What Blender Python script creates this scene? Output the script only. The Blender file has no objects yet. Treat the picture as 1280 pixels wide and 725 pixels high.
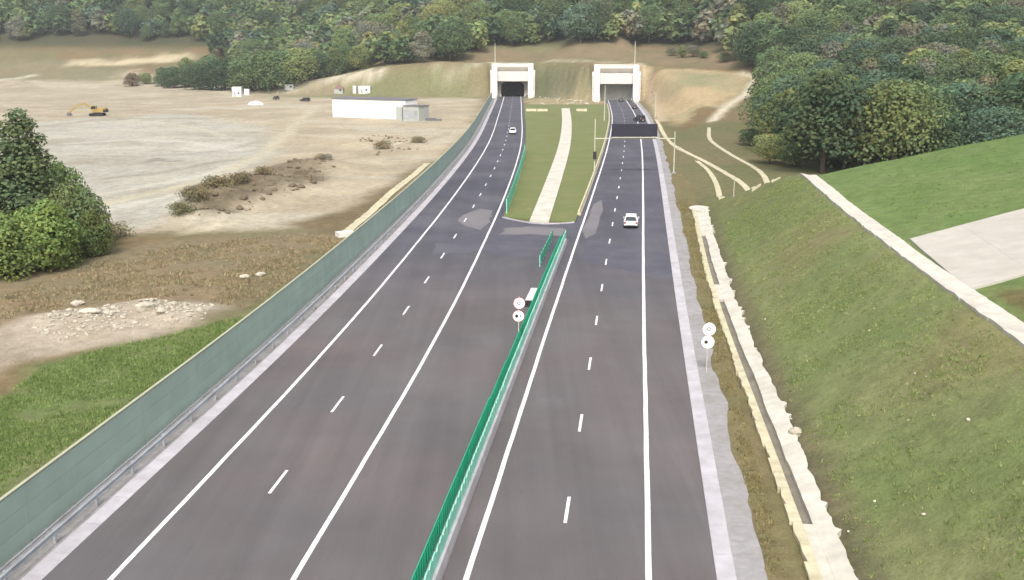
import bpy, math, random
import numpy as np
from mathutils import Vector

R = math.radians
SC = bpy.context.scene
COL = SC.collection

# ------------------------------------------------------------------ camera
CAM_H = 22.5
F_PX = 1280.0                       # focal length in pixels of a 1280 wide frame
HORIZON = 60.0
PITCH = math.atan((362.5 - HORIZON) / F_PX)
cam_data = bpy.data.cameras.new('camera')
cam_data.sensor_width = 36.0
cam_data.lens = 36.0 * F_PX / 1280.0
cam_data.clip_end = 5000
cam_data.clip_start = 0.5
cam = bpy.data.objects.new('camera', cam_data)
COL.objects.link(cam)
cam.location = (0, 0, CAM_H)
cam.rotation_euler = (math.pi / 2 - PITCH, 0, 0)
SC.camera = cam

# ------------------------------------------------------------------ sky and sun (bright overcast)
SUN_EL, SUN_AZ = 50.0, -176.0         # azimuth from +Y towards +X: behind the camera
world = bpy.data.worlds.new('World')
SC.world = world
world.use_nodes = True
wn = world.node_tree.nodes
wl = world.node_tree.links
wn.clear()
sky = wn.new('ShaderNodeTexSky')
sky.sky_type = 'NISHITA'
sky.sun_disc = False
sky.sun_elevation = R(SUN_EL)
sky.sun_rotation = R(SUN_AZ)
sky.air_density = 1.0
sky.dust_density = 6.0
sky.ozone_density = 1.0
hsv = wn.new('ShaderNodeHueSaturation')
hsv.inputs['Saturation'].default_value = 0.34
bg = wn.new('ShaderNodeBackground')
bg.inputs['Strength'].default_value = 0.135
wo = wn.new('ShaderNodeOutputWorld')
wl.new(sky.outputs[0], hsv.inputs['Color'])
wl.new(hsv.outputs[0], bg.inputs['Color'])
wl.new(bg.outputs[0], wo.inputs['Surface'])

sun_data = bpy.data.lights.new('sun', 'SUN')
sun_data.energy = 1.5
sun_data.angle = R(10)
sun_data.color = (1.0, 0.955, 0.89)
sun = bpy.data.objects.new('sun', sun_data)
COL.objects.link(sun)
sd = Vector((math.sin(R(SUN_AZ)) * math.cos(R(SUN_EL)), math.cos(R(SUN_AZ)) * math.cos(R(SUN_EL)), math.sin(R(SUN_EL))))
sun.rotation_euler = sd.to_track_quat('Z', 'Y').to_euler()
sun.location = sd * 200

SC.view_settings.view_transform = 'Standard'
SC.view_settings.look = 'None'
SC.view_settings.gamma = 1.0
SC.view_settings.exposure = 0.72
SC.view_settings.use_curve_mapping = False
SC.cycles.max_bounces = 5
SC.cycles.diffuse_bounces = 3
SC.cycles.glossy_bounces = 2
SC.cycles.transmission_bounces = 3
SC.cycles.transparent_max_bounces = 6
SC.cycles.volume_bounces = 0
SC.cycles.use_denoising = True

rng = np.random.default_rng(11)
random.seed(11)

# ------------------------------------------------------------------ small maths
def lin(c):
    return tuple(((v / 255.0) / 12.92 if v / 255.0 <= 0.04045 else ((v / 255.0 + 0.055) / 1.055) ** 2.4) for v in c)

ALB = 0.74
def alb(*c, k=1.0):
    """reflectance of a surface that shows as this screen colour in plain daylight"""
    return tuple(min(0.85, v * ALB * k) for v in lin(c))

def smooth(a, b, x):
    t = np.clip((np.asarray(x, float) - a) / (b - a), 0, 1)
    return t * t * (3 - 2 * t)

def _hash(ix, iy, seed):
    h = (ix.astype(np.int64) * 374761393 + iy.astype(np.int64) * 668265263 + seed * 1442695041) & 0xffffffff
    h = ((h ^ (h >> 13)) * 1274126177) & 0xffffffff
    return ((h ^ (h >> 16)) & 0xffff) / 65535.0

def vnoise(x, y, seed=0):
    x = np.asarray(x, float); y = np.asarray(y, float)
    ix = np.floor(x); iy = np.floor(y)
    fx = x - ix; fy = y - iy
    fx = fx * fx * (3 - 2 * fx); fy = fy * fy * (3 - 2 * fy)
    a = _hash(ix, iy, seed); b = _hash(ix + 1, iy, seed)
    c = _hash(ix, iy + 1, seed); d = _hash(ix + 1, iy + 1, seed)
    return (a * (1 - fx) + b * fx) * (1 - fy) + (c * (1 - fx) + d * fx) * fy

def fbm(x, y, seed=0, octs=4):
    s = 0; a = 0.5; t = 0
    for o in range(octs):
        s = s + a * vnoise(np.asarray(x) * 2 ** o, np.asarray(y) * 2 ** o, seed + o * 17)
        t += a; a *= 0.5
    return s / t

def hermite(xs, ys):
    """smooth curve through the points (monotone-friendly tangents), linear outside"""
    xs = np.array(xs, float); ys = np.array(ys, float)
    d = np.diff(ys) / np.diff(xs)
    m = np.zeros(len(xs)); m[0] = d[0]; m[-1] = d[-1]
    for i in range(1, len(xs) - 1):
        h0 = xs[i] - xs[i - 1]; h1 = xs[i + 1] - xs[i]
        m[i] = (d[i - 1] * h1 + d[i] * h0) / (h0 + h1)
        if d[i - 1] * d[i] <= 0: m[i] = 0
    def f(x):
        x = np.asarray(x, float)
        i = np.clip(np.searchsorted(xs, x) - 1, 0, len(xs) - 2)
        h = xs[i + 1] - xs[i]; t = (x - xs[i]) / h
        tc = np.clip(t, 0, 1)
        v = ((2 * tc ** 3 - 3 * tc ** 2 + 1) * ys[i] + (tc ** 3 - 2 * tc ** 2 + tc) * h * m[i]
             + (-2 * tc ** 3 + 3 * tc ** 2) * ys[i + 1] + (tc ** 3 - tc ** 2) * h * m[i + 1])
        v = v + np.where(t < 0, t * h * m[0], 0) + np.where(t > 1, (t - 1) * h * m[-1], 0)
        return v
    return f

# ------------------------------------------------------------------ road alignment (x across, y along, metres)
# left carriageway: left edge line; right carriageway: right edge line
XA = hermite([-40, 40, 72, 132, 225, 375, 490, 560], [-25.1, -17.5, -14.55, -10.55, -6.4, -4.5, -3.8, -3.6])
XD = hermite([-40, 40, 72, 271, 330, 442, 520], [-3.7, 5.9, 9.75, 33.7, 39.9, 49.1, 54.5])
LANE_W = 7.95
def XB(y): return XA(y) + LANE_W
def XC(y): return XD(y) - LANE_W
def XDITCH(y): return np.asarray(XD(y), float) + 7.7 + 0.35 * np.sin(np.asarray(y) * 0.05)   # centre of the roadside channel
Y_SPLIT = 134.0                      # where the grass island between the carriageways begins
PL = (0.3, 489.0)                    # portal of the left tube (centre x, front y)
PR = (45.2, 452.0)

# ------------------------------------------------------------------ terrain height
_pl = hermite([-60, 560, 610, 650, 720, 780, 850, 950, 1200, 1600], [0, 0, 1, 4, 15, 30, 58, 95, 140, 150])
_pm = hermite([-60, 290, 340, 400, 450, 480, 560, 650, 760, 1000, 1600], [0, 0, 2.5, 8.0, 12.5, 15.5, 24, 44, 76, 125, 150])
_pr = hermite([-60, 215, 300, 400, 500, 600, 800, 1100, 1600], [0, 0, 4, 15, 34, 56, 100, 135, 150])
_pc = hermite([-600, 0, 3, 14, 22, 75, 150, 260, 500, 1100], [0, 0, 1.5, 14.8, 15.4, 23.5, 46, 82, 120, 150])

def slope_end(d):
    return 150.0 - 1.9 * np.clip(d, 0, 12) + 0.15 * np.clip(d - 12, 0, 60)

def H(x, y, fine=True):
    x = np.asarray(x, float); y = np.asarray(y, float)
    yf = np.interp(x, [-170, -60, -12, 14, 34, 58, 80], [540, 500, 491, 491, 455, 454, 440])
    zl = _pl(y); zm = _pm(y); zr = _pr(y); zc = _pc(y - yf)
    wlft = smooth(-165, -30, x)
    z = zl * (1 - wlft) + zc * wlft
    w2 = smooth(56, 66, x)
    z = z * (1 - w2) + zm * w2
    w3 = smooth(88, 150, x)
    z = z * (1 - w3) + zr * w3
    # hollow behind each portal, so the tubes stay open
    for (px, py) in (PL, PR):
        hol = (1 - smooth(7.6, 9.6, np.abs(x - px))) * (1 - smooth(py + 24, py + 25, y))
        z = z * (1 - hol)
    # broad natural relief away from the road
    dl = XA(y) - 6.5 - x                      # > 0 left of the noise wall
    dr = x - (XDITCH(y) + 1.0)                # > 0 right of the channel
    offroad = np.clip(np.maximum(dl / 8.0, dr / 25.0), 0, 1)
    z = z + offroad * (fbm(x / 34.0, y / 34.0, 3) - 0.5) * (1.3 + z * 0.10)
    if fine:
        z = z + np.clip(np.maximum(dl / 5.0, dr / 3.0), 0, 1) * (fbm(x / 3.1, y / 3.1, 5) - 0.5) * 0.30
    # dirt bank and spoil heaps
    for (hx, hy, rx, ry, hh) in HEAPS:
        q = ((x - hx) / rx) ** 2 + ((y - hy) / ry) ** 2
        z = z + hh * np.exp(-q * 1.6) * (0.65 + 0.7 * fbm(x / 4.0, y / 4.0, 9))
    # cutting on the right of the road: slope, bench with a channel, upper slope
    d = x - (XDITCH(y) + 1.0)
    yend = slope_end(d)
    endf = 1 - smooth(0, 14, y - yend)
    cut = 7.0 * smooth(-0.5, 11.3, d) * 0.5 + 7.0 * np.clip(d / 11.0, 0, 1) * 0.5
    up = np.clip(d - 12.6, 0, 200)
    cut = cut + up * 0.20 - 0.0007 * up ** 2 * (up < 130) + smooth(0, 6, d) * (fbm(x / 11.0, y / 11.0, 63) - 0.5) * 0.35
    z = np.where(d > 0, np.maximum(z * (1 - endf) + cut * endf, cut * endf + z * (1 - endf)), z)
    # road formation
    inroad = (dl < 0) & (d < 0) & (y < 505)
    flat = inroad & (y < 440) | ((x > XA(y) - 5.5) & (x < XB(y) + 2.0) & (y < 513)) | ((x > XC(y) - 2.0) & (x < XD(y) + 5.0) & (y < 476))
    z = np.where(flat, np.minimum(z, -0.14), z)
    ditch = (np.abs(x - XDITCH(y)) < 0.75) & (y < 150)
    z = np.where(ditch, -0.75, z)
    verge = (x > XD(y) + 4.6) & (x < XDITCH(y) - 1.0) & (y < 440)
    z = np.where(verge, 0.02 + 0.05 * fbm(x / 1.5, y / 1.5, 8), z)
    return z

HEAPS = []

CP, SP = math.cos(PITCH), math.sin(PITCH)
def ray(px, py):
    a = (px - 640.0) / F_PX; b = -(py - 362.5) / F_PX
    return np.array([a, CP + b * SP, -SP + b * CP])

def flat(px, py, z=0.0):
    """world point at height z that the photograph shows there"""
    d = ray(px, py); t = (z - CAM_H) / d[2]
    return np.array([d[0] * t, d[1] * t, z])

_T = np.concatenate([np.arange(20, 300, 0.25), np.arange(300, 1400, 1.0)])
def hit(px, py):
    """first terrain point along that line of sight"""
    d = ray(px, py)
    X = d[0] * _T; Y = d[1] * _T; Z = CAM_H + d[2] * _T
    hz = H(X, Y, fine=False)
    k = np.argmax(Z <= hz)
    if Z[k] > hz[k]: k = len(_T) - 1
    return np.array([X[k], Y[k], float(H(X[k], Y[k]))])

def project(x, y, z):
    v = np.array([x, y, z - CAM_H]) if np.isscalar(x) else np.stack([x, y, z - CAM_H])
    zc = v[1] * CP - v[2] * SP
    yc = v[1] * SP + v[2] * CP
    return 640 + F_PX * v[0] / zc, 362.5 - F_PX * yc / zc, zc

def _heap(px, py, rx, ry, hh):
    p = flat(px, py); HEAPS.append((p[0], p[1], rx, ry, hh))
_heap(275, 255, 9, 9, 2.4); _heap(330, 235, 10, 9, 2.2); _heap(390, 212, 10, 10, 2.0); _heap(250, 275, 6, 4, 1.2)
_heap(455, 182, 9, 6, 1.0); _heap(520, 182, 8, 6, 0.9)
_heap(180, 386, 5, 2.6, 0.9); _heap(90, 400, 6, 3.0, 1.0); _heap(225, 395, 4, 2.5, 0.6)
_heap(140, 94, 26, 22, 6.0); _heap(70, 92, 24, 22, 4.0)

# ------------------------------------------------------------------ materials
def new_mat(name):
    m = bpy.data.materials.new(name); m.use_nodes = True
    nt = m.node_tree; nt.nodes.clear()
    out = nt.nodes.new('ShaderNodeOutputMaterial')
    b = nt.nodes.new('ShaderNodeBsdfPrincipled')
    nt.links.new(b.outputs[0], out.inputs['Surface'])
    return m, nt, b

def mix_rgb(nt, fac, a, b, kind='MIX'):
    n = nt.nodes.new('ShaderNodeMix'); n.data_type = 'RGBA'; n.blend_type = kind
    for s, v in ((n.inputs[0], fac), (n.inputs[6], a), (n.inputs[7], b)):
        if isinstance(v, bpy.types.NodeSocket): nt.links.new(v, s)
        elif isinstance(v, (int, float)): s.default_value = v
        else: s.default_value = tuple(v) + (1,) if len(v) == 3 else v
    return n.outputs[2]

def noise(nt, scale, detail=4, rough=0.55, vec=None, stretch=None):
    gp = nt.nodes.new('ShaderNodeNewGeometry')
    v = gp.outputs['Position'] if vec is None else vec
    if stretch:
        mp = nt.nodes.new('ShaderNodeMapping'); mp.inputs['Scale'].default_value = stretch
        nt.links.new(v, mp.inputs['Vector']); v = mp.outputs[0]
    n = nt.nodes.new('ShaderNodeTexNoise')
    n.inputs['Scale'].default_value = scale; n.inputs['Detail'].default_value = detail; n.inputs['Roughness'].default_value = rough
    nt.links.new(v, n.inputs['Vector'])
    return n.outputs['Fac']

def ramp(nt, val, lo, hi, a=0.0, b=1.0):
    n = nt.nodes.new('ShaderNodeMapRange')
    n.inputs[1].default_value = lo; n.inputs[2].default_value = hi
    n.inputs[3].default_value = a; n.inputs[4].default_value = b
    nt.links.new(val, n.inputs[0])
    return n.outputs[0]

def bump(nt, b, h, strength=0.4, dist=0.05):
    n = nt.nodes.new('ShaderNodeBump'); n.inputs['Strength'].default_value = strength; n.inputs['Distance'].default_value = dist
    nt.links.new(h, n.inputs['Height']); nt.links.new(n.outputs[0], b.inputs['Normal'])

def plain(name, color, rough=0.7, var=0.18, scale=2.0, metal=0.0, bmp=0.0, dirt=None, dirt_amt=0.4, dirt_scale=0.5, use_random=0.0):
    m, nt, b = new_mat(name)
    b.inputs['Roughness'].default_value = rough; b.inputs['Metallic'].default_value = metal
    n = noise(nt, scale, 5)
    lo = tuple(c * (1 - var) for c in color); hi = tuple(min(0.95, c * (1 + var)) for c in color)
    c = mix_rgb(nt, ramp(nt, n, 0.3, 0.7), lo, hi)
    if dirt:
        d = noise(nt, dirt_scale, 6, 0.65)
        c = mix_rgb(nt, ramp(nt, d, 0.42, 0.68, 0, dirt_amt), c, dirt)
    if use_random:
        oi = nt.nodes.new('ShaderNodeObjectInfo')
        c = mix_rgb(nt, 1.0, c, mix_rgb(nt, oi.outputs['Random'], (1 - use_random,) * 3, (1 + use_random * 0.6,) * 3), 'MULTIPLY')
    nt.links.new(c, b.inputs['Base Color'])
    if bmp: bump(nt, b, noise(nt, scale * 4, 5), bmp, 0.04)
    return m

def attr_mat(name, attr='Col', rough=0.95, fine=((6.0, 0.22), (0.9, 0.2)), bmp=0.5):
    m, nt, b = new_mat(name)
    b.inputs['Roughness'].default_value = rough
    b.inputs['Specular IOR Level'].default_value = 0.15
    a = nt.nodes.new('ShaderNodeAttribute'); a.attribute_name = attr
    c = a.outputs['Color']
    for s, amt in fine:
        n = noise(nt, s, 6, 0.62)
        c = mix_rgb(nt, 1.0, c, mix_rgb(nt, ramp(nt, n, 0.3, 0.7), (1 - amt,) * 3, (1 + amt,) * 3), 'MULTIPLY')
    nt.links.new(c, b.inputs['Base Color'])
    if bmp: bump(nt, b, noise(nt, 2.2, 8, 0.7), bmp, 0.25)
    return m

M = {}
M['ground'] = attr_mat('ground_soil')

def asphalt_mat():
    m, nt, b = new_mat('asphalt')
    b.inputs['Roughness'].default_value = 0.82
    b.inputs['Specular IOR Level'].default_value = 0.35
    tc = nt.nodes.new('ShaderNodeTexCoord')
    sep = nt.nodes.new('ShaderNodeSeparateXYZ'); nt.links.new(tc.outputs['Object'], sep.inputs[0])
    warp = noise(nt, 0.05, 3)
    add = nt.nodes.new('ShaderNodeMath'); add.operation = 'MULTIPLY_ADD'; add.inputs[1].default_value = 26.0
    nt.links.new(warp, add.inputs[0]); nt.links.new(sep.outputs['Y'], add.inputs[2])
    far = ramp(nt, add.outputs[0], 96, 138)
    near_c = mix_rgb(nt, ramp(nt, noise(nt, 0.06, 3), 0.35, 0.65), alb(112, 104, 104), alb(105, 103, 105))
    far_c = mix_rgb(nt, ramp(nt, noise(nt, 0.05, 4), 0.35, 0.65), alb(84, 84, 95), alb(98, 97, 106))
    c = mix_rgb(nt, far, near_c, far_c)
    streak = noise(nt, 1.0, 5, 0.6, stretch=(0.55, 0.012, 1))
    c = mix_rgb(nt, 1.0, c, mix_rgb(nt, ramp(nt, streak, 0.3, 0.7), (0.87,) * 3, (1.13,) * 3), 'MULTIPLY')
    patch = noise(nt, 0.10, 5, 0.6)
    c = mix_rgb(nt, 1.0, c, mix_rgb(nt, ramp(nt, patch, 0.3, 0.7), (0.86, 0.85, 0.86), (1.13, 1.13, 1.12)), 'MULTIPLY')
    dust = noise(nt, 0.35, 6, 0.7, stretch=(1, 0.25, 1))
    c = mix_rgb(nt, ramp(nt, dust, 0.58, 0.8, 0, 0.35), c, alb(140, 135, 134))
    stain = noise(nt, 0.9, 7, 0.75, stretch=(1, 0.35, 1))
    c = mix_rgb(nt, ramp(nt, stain, 0.60, 0.75, 0, 0.35), c, alb(78, 76, 80))
    grain = noise(nt, 9.0, 5, 0.8)
    c = mix_rgb(nt, 1.0, c, mix_rgb(nt, ramp(nt, grain, 0.25, 0.75), (0.88,) * 3, (1.12,) * 3), 'MULTIPLY')
    nt.links.new(c, b.inputs['Base Color'])
    bump(nt, b, grain, 0.25, 0.01)
    return m
M['asphalt'] = asphalt_mat()
M['patch_dark'] = plain('asphalt_patch', alb(86, 86, 98), 0.85, 0.10, 0.6, dirt=alb(118, 115, 120), dirt_amt=0.5, dirt_scale=0.16, bmp=0.2)
M['patch_dust'] = plain('asphalt_dusty', alb(130, 127, 130), 0.9, 0.10, 0.5, dirt=alb(112, 111, 120), dirt_amt=0.75, dirt_scale=0.25, bmp=0.2)
M['paint'] = plain('road_paint', (0.80, 0.79, 0.80), 0.6, 0.06, 3.0, dirt=alb(175, 170, 172), dirt_amt=0.45, dirt_scale=1.3)
M['concrete'] = plain('concrete_pale', alb(224, 219, 206), 0.9, 0.10, 1.2, dirt=alb(184, 178, 164), dirt_amt=0.6, dirt_scale=0.5, bmp=0.3, use_random=0.02)
M['concrete_cream'] = plain('concrete_cream', alb(220, 212, 180), 0.9, 0.10, 1.2, dirt=alb(170, 158, 125), dirt_amt=0.6, dirt_scale=0.9, bmp=0.3, use_random=0.03)
M['concrete_apron'] = plain('concrete_apron', alb(204, 198, 188), 0.9, 0.07, 0.8, dirt=alb(180, 172, 158), dirt_amt=0.5, dirt_scale=0.25, bmp=0.2, use_random=0.03)
M['concrete_grey'] = plain('concrete_grey', alb(180, 178, 178), 0.9, 0.12, 1.0, dirt=alb(140, 136, 132), dirt_amt=0.6, dirt_scale=0.5, bmp=0.3, use_random=0.03)
M['concrete_edge'] = plain('concrete_edge_strip', alb(204, 200, 206), 0.85, 0.08, 1.2, dirt=alb(168, 162, 166), dirt_amt=0.55, dirt_scale=0.5, bmp=0.2, use_random=0.06)
M['silt'] = plain('ditch_silt', alb(128, 122, 110), 0.95, 0.2, 1.2, dirt=alb(165, 158, 140), dirt_amt=0.5, bmp=0.3)
M['gravel'] = plain('gravel_shoulder', alb(168, 165, 166), 0.95, 0.14, 2.2, dirt=alb(134, 128, 118), dirt_amt=0.55, dirt_scale=0.35, bmp=0.6)
M['white'] = plain('white_render', alb(244, 241, 234), 0.75, 0.05, 0.6, dirt=alb(214, 208, 194), dirt_amt=0.3, dirt_scale=0.25)
M['white_panel'] = plain('white_cladding', (0.82, 0.81, 0.80), 0.55, 0.04, 0.5, dirt=alb(215, 210, 205), dirt_amt=0.3, dirt_scale=0.2)
M['lining'] = plain('tunnel_lining', alb(120, 120, 112), 0.9, 0.15, 0.5)
M['tube_daylight_grey'] = plain('painted_tube_daylight', alb(196, 196, 184), 0.9, 0.15, 0.3)  # pale grey standing in for light inside the right tube, no real door
M['recess'] = plain('portal_recess', alb(190, 182, 168), 0.85, 0.10, 0.5)
M['wall_green'] = plain('noise_wall_panel', alb(186, 211, 199), 0.8, 0.09, 0.5, dirt=alb(192, 208, 200), dirt_amt=0.6, dirt_scale=0.12, use_random=0.04)
M['wall_post'] = plain('noise_wall_post', alb(150, 165, 157), 0.6, 0.06, 0.7)
M['wall_cap'] = plain('noise_wall_cap', alb(192, 194, 166), 0.6, 0.08, 0.7)
M['steel'] = plain('galvanised_steel', alb(200, 206, 212), 0.45, 0.10, 1.2, metal=0.25, dirt=alb(140, 140, 142), dirt_amt=0.5)
M['steel_dark'] = plain('grey_steel', alb(120, 122, 124), 0.5, 0.10, 1.2, metal=0.2)
M['pole'] = plain('pole_paint', alb(214, 212, 190), 0.5, 0.06, 1.0)
M['teal'] = plain('teal_blade', alb(150, 244, 216), 0.5, 0.07, 1.5, dirt=alb(150, 200, 184), dirt_amt=0.4, dirt_scale=1.0, use_random=0.07)
M['green_dark'] = plain('green_screen', alb(30, 184, 142), 0.5, 0.10, 1.0, use_random=0.05)
M['sign_white'] = plain('sign_white', (0.84, 0.82, 0.80), 0.4, 0.03, 2.0)
M['sign_red'] = plain('sign_red', (0.42, 0.05, 0.05), 0.4, 0.05, 2.0)
M['sign_grey'] = plain('sign_grey', alb(120, 104, 104), 0.5, 0.05, 2.0)
M['sign_black'] = plain('sign_black', (0.02, 0.02, 0.02), 0.5, 0.05, 2.0)
M['board'] = plain('display_board', alb(44, 42, 58), 0.45, 0.12, 0.8)
M['car_white'] = plain('car_paint_white', (0.80, 0.80, 0.81), 0.25, 0.02, 1.0)
M['car_dark'] = plain('car_paint_dark', (0.03, 0.03, 0.035), 0.25, 0.05, 1.0)
M['glass'] = plain('tinted_glass', (0.02, 0.023, 0.028), 0.08, 0.05, 1.0)
M['rubber'] = plain('tyre_rubber', (0.02, 0.02, 0.02), 0.9, 0.1, 4.0)
M['rim'] = plain('wheel_rim', (0.45, 0.45, 0.46), 0.35, 0.05, 2.0, metal=0.6)
M['lamp_red'] = plain('tail_lamp', (0.35, 0.02, 0.02), 0.3, 0.05, 2.0)
M['lamp_clear'] = plain('head_lamp', (0.7, 0.7, 0.68), 0.2, 0.03, 2.0)
M['yellow'] = plain('machine_yellow', alb(186, 158, 84), 0.5, 0.10, 0.8, dirt=alb(150, 130, 90), dirt_amt=0.5)
M['roof_dark'] = plain('roof_sheet', alb(120, 120, 126), 0.6, 0.08, 0.5)
M['annex'] = plain('annex_cladding', alb(190, 194, 188), 0.6, 0.08, 0.5)
M['roof_red'] = plain('red_sheet_roof', alb(168, 130, 128), 0.7, 0.1, 1.0)
M['rock'] = plain('pale_rock', alb(214, 206, 188), 0.95, 0.16, 1.6, dirt=alb(150, 138, 115), dirt_amt=0.6, dirt_scale=0.9, bmp=0.6, use_random=0.15)
M['rock_dark'] = plain('brown_rock', alb(120, 105, 84), 0.95, 0.2, 1.6, bmp=0.6, use_random=0.15)
M['bark'] = plain('bark', alb(96, 84, 72), 0.95, 0.2, 3.0, bmp=0.5)
M['track'] = plain('dirt_track', alb(206, 196, 168), 0.95, 0.10, 0.4, dirt=alb(184, 172, 144), dirt_amt=0.6, dirt_scale=0.12, bmp=0.4)

def leaf_mat(name, from_attr):
    m = bpy.data.materials.new(name); m.use_nodes = True
    nt = m.node_tree; nt.nodes.clear()
    out = nt.nodes.new('ShaderNodeOutputMaterial')
    if from_attr:
        a = nt.nodes.new('ShaderNodeAttribute'); a.attribute_name = 'Col'; c = a.outputs['Color']
    else:
        oi = nt.nodes.new('ShaderNodeObjectInfo'); c = oi.outputs['Color']
        a = nt.nodes.new('ShaderNodeAttribute'); a.attribute_name = 'Col'
        c = mix_rgb(nt, 1.0, c, a.outputs['Color'], 'MULTIPLY')
    d = nt.nodes.new('ShaderNodeBsdfDiffuse'); t = nt.nodes.new('ShaderNodeBsdfTranslucent')
    nt.links.new(c, d.inputs['Color']); nt.links.new(c, t.inputs['Color'])
    mx = nt.nodes.new('ShaderNodeMixShader'); mx.inputs[0].default_value = 0.38
    nt.links.new(d.outputs[0], mx.inputs[1]); nt.links.new(t.outputs[0], mx.inputs[2])
    nt.links.new(mx.outputs[0], out.inputs['Surface'])
    return m
M['leaf'] = leaf_mat('foliage', False)
M['leaf_mass'] = leaf_mat('foliage_mass', True)

# ------------------------------------------------------------------ object helpers
def tag(o, label=None, cat=None, group=None, kind=None):
    if label: o['label'] = label
    if cat: o['category'] = cat
    if group: o['group'] = group
    if kind: o['kind'] = kind
    return o

def link_mesh(name, me, mat=None, parent=None, loc=None, rz=None):
    if mat is not None and not me.materials: me.materials.append(M[mat] if isinstance(mat, str) else mat)
    o = bpy.data.objects.new(name, me); COL.objects.link(o)
    if parent is not None: o.parent = parent
    if loc is not None: o.location = tuple(float(v) for v in loc)
    if rz is not None: o.rotation_euler = (0, 0, float(rz))
    return o

def empty(name, loc=(0, 0, 0), rz=0.0):
    o = bpy.data.objects.new(name, None); COL.objects.link(o)
    o.location = tuple(float(v) for v in loc); o.rotation_euler = (0, 0, float(rz))
    o.empty_display_size = 0.5
    return o

class MB:
    def __init__(s): s.v = []; s.f = []
    def add(s, vs, fs):
        n = len(s.v); s.v += [tuple(float(c) for c in p) for p in vs]; s.f += [tuple(n + i for i in f) for f in fs]; return s
    def box(s, x0, x1, y0, y1, z0, z1):
        return s.add([(x0, y0, z0), (x1, y0, z0), (x1, y1, z0), (x0, y1, z0), (x0, y0, z1), (x1, y0, z1), (x1, y1, z1), (x0, y1, z1)],
                     [(0, 3, 2, 1), (4, 5, 6, 7), (0, 1, 5, 4), (1, 2, 6, 5), (2, 3, 7, 6), (3, 0, 4, 7)])
    def prism(s, poly, axis, a, b):
        """poly: 2-D outline; axis 'x': (y,z) outline swept over x, 'y': (x,z), 'z': (x,y)"""
        n = len(poly)
        def P(p, t):
            return {'x': (t, p[0], p[1]), 'y': (p[0], t, p[1]), 'z': (p[0], p[1], t)}[axis]
        vs = [P(p, a) for p in poly] + [P(p, b) for p in poly]
        fs = [tuple(range(n - 1, -1, -1)), tuple(range(n, 2 * n))] + [(i, (i + 1) % n, n + (i + 1) % n, n + i) for i in range(n)]
        return s.add(vs, fs)
    def loft(s, rings, cap=True):
        n = len(rings[0]); vs = [p for r in rings for p in r]; fs = []
        for k in range(len(rings) - 1):
            for i in range(n):
                j = (i + 1) % n
                fs.append((k * n + i, k * n + j, (k + 1) * n + j, (k + 1) * n + i))
        if cap:
            fs.append(tuple(range(n - 1, -1, -1))); fs.append(tuple((len(rings) - 1) * n + i for i in range(n)))
        return s.add(vs, fs)
    def tube(s, p0, p1, r0, r1=None, n=8):
        r1 = r0 if r1 is None else r1
        p0 = Vector([float(c) for c in p0]); p1 = Vector([float(c) for c in p1]); d = (p1 - p0).normalized()
        u = d.orthogonal().normalized(); w = d.cross(u)
        ring = lambda p, r: [tuple(p + (u * math.cos(2 * math.pi * i / n) + w * math.sin(2 * math.pi * i / n)) * r) for i in range(n)]
        return s.loft([ring(p0, r0), ring(p1, r1)])
    def disc(s, c, r, t, n=24):
        """upright disc facing -y, thickness t towards +y"""
        ring = lambda y: [(c[0] + r * math.cos(2 * math.pi * i / n), y, c[2] + r * math.sin(2 * math.pi * i / n)) for i in range(n)]
        return s.loft([ring(c[1]), ring(c[1] + t)])
    def mesh(s, name, mat=None, smoothed=False, bevel=0.0):
        me = bpy.data.meshes.new(name); me.from_pydata(s.v, [], s.f); me.update()
        import bmesh
        bm = bmesh.new(); bm.from_mesh(me)
        bmesh.ops.recalc_face_normals(bm, faces=bm.faces)
        if bevel: bmesh.ops.bevel(bm, geom=list(bm.edges), offset=bevel, segments=1, affect='EDGES', profile=0.7)
        bm.to_mesh(me); bm.free()
        if smoothed: me.polygons.foreach_set('use_smooth', [True] * len(me.polygons))
        if mat: me.materials.append(M[mat])
        return me
    def build(s, name, mat, parent=None, loc=None, rz=None, smoothed=False, bevel=0.0):
        return link_mesh(name, s.mesh(name, mat, smoothed, bevel), None, parent, loc, rz)

def np_mesh(name, verts, quads, mat, colors=None, smoothed=False):
    """quads: (n,4) or (n,3) index array; colors per vertex (n,3)"""
    me = bpy.data.meshes.new(name)
    verts = np.asarray(verts, np.float32); quads = np.asarray(quads, np.int32)
    k = quads.shape[1]
    me.vertices.add(len(verts)); me.vertices.foreach_set('co', verts.ravel())
    me.loops.add(quads.size); me.loops.foreach_set('vertex_index', quads.ravel())
    me.polygons.add(len(quads))
    me.polygons.foreach_set('loop_start', np.arange(0, quads.size, k, dtype=np.int32))
    me.polygons.foreach_set('loop_total', np.full(len(quads), k, np.int32))
    me.polygons.foreach_set('use_smooth', np.full(len(quads), bool(smoothed)))
    if colors is not None:
        ca = me.color_attributes.new('Col', 'FLOAT_COLOR', 'POINT')
        c4 = np.ones((len(verts), 4), np.float32); c4[:, :3] = colors
        ca.data.foreach_set('color', c4.ravel())
    me.update(calc_edges=True); me.validate()
    if mat: me.materials.append(M[mat] if isinstance(mat, str) else mat)
    return me

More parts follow.
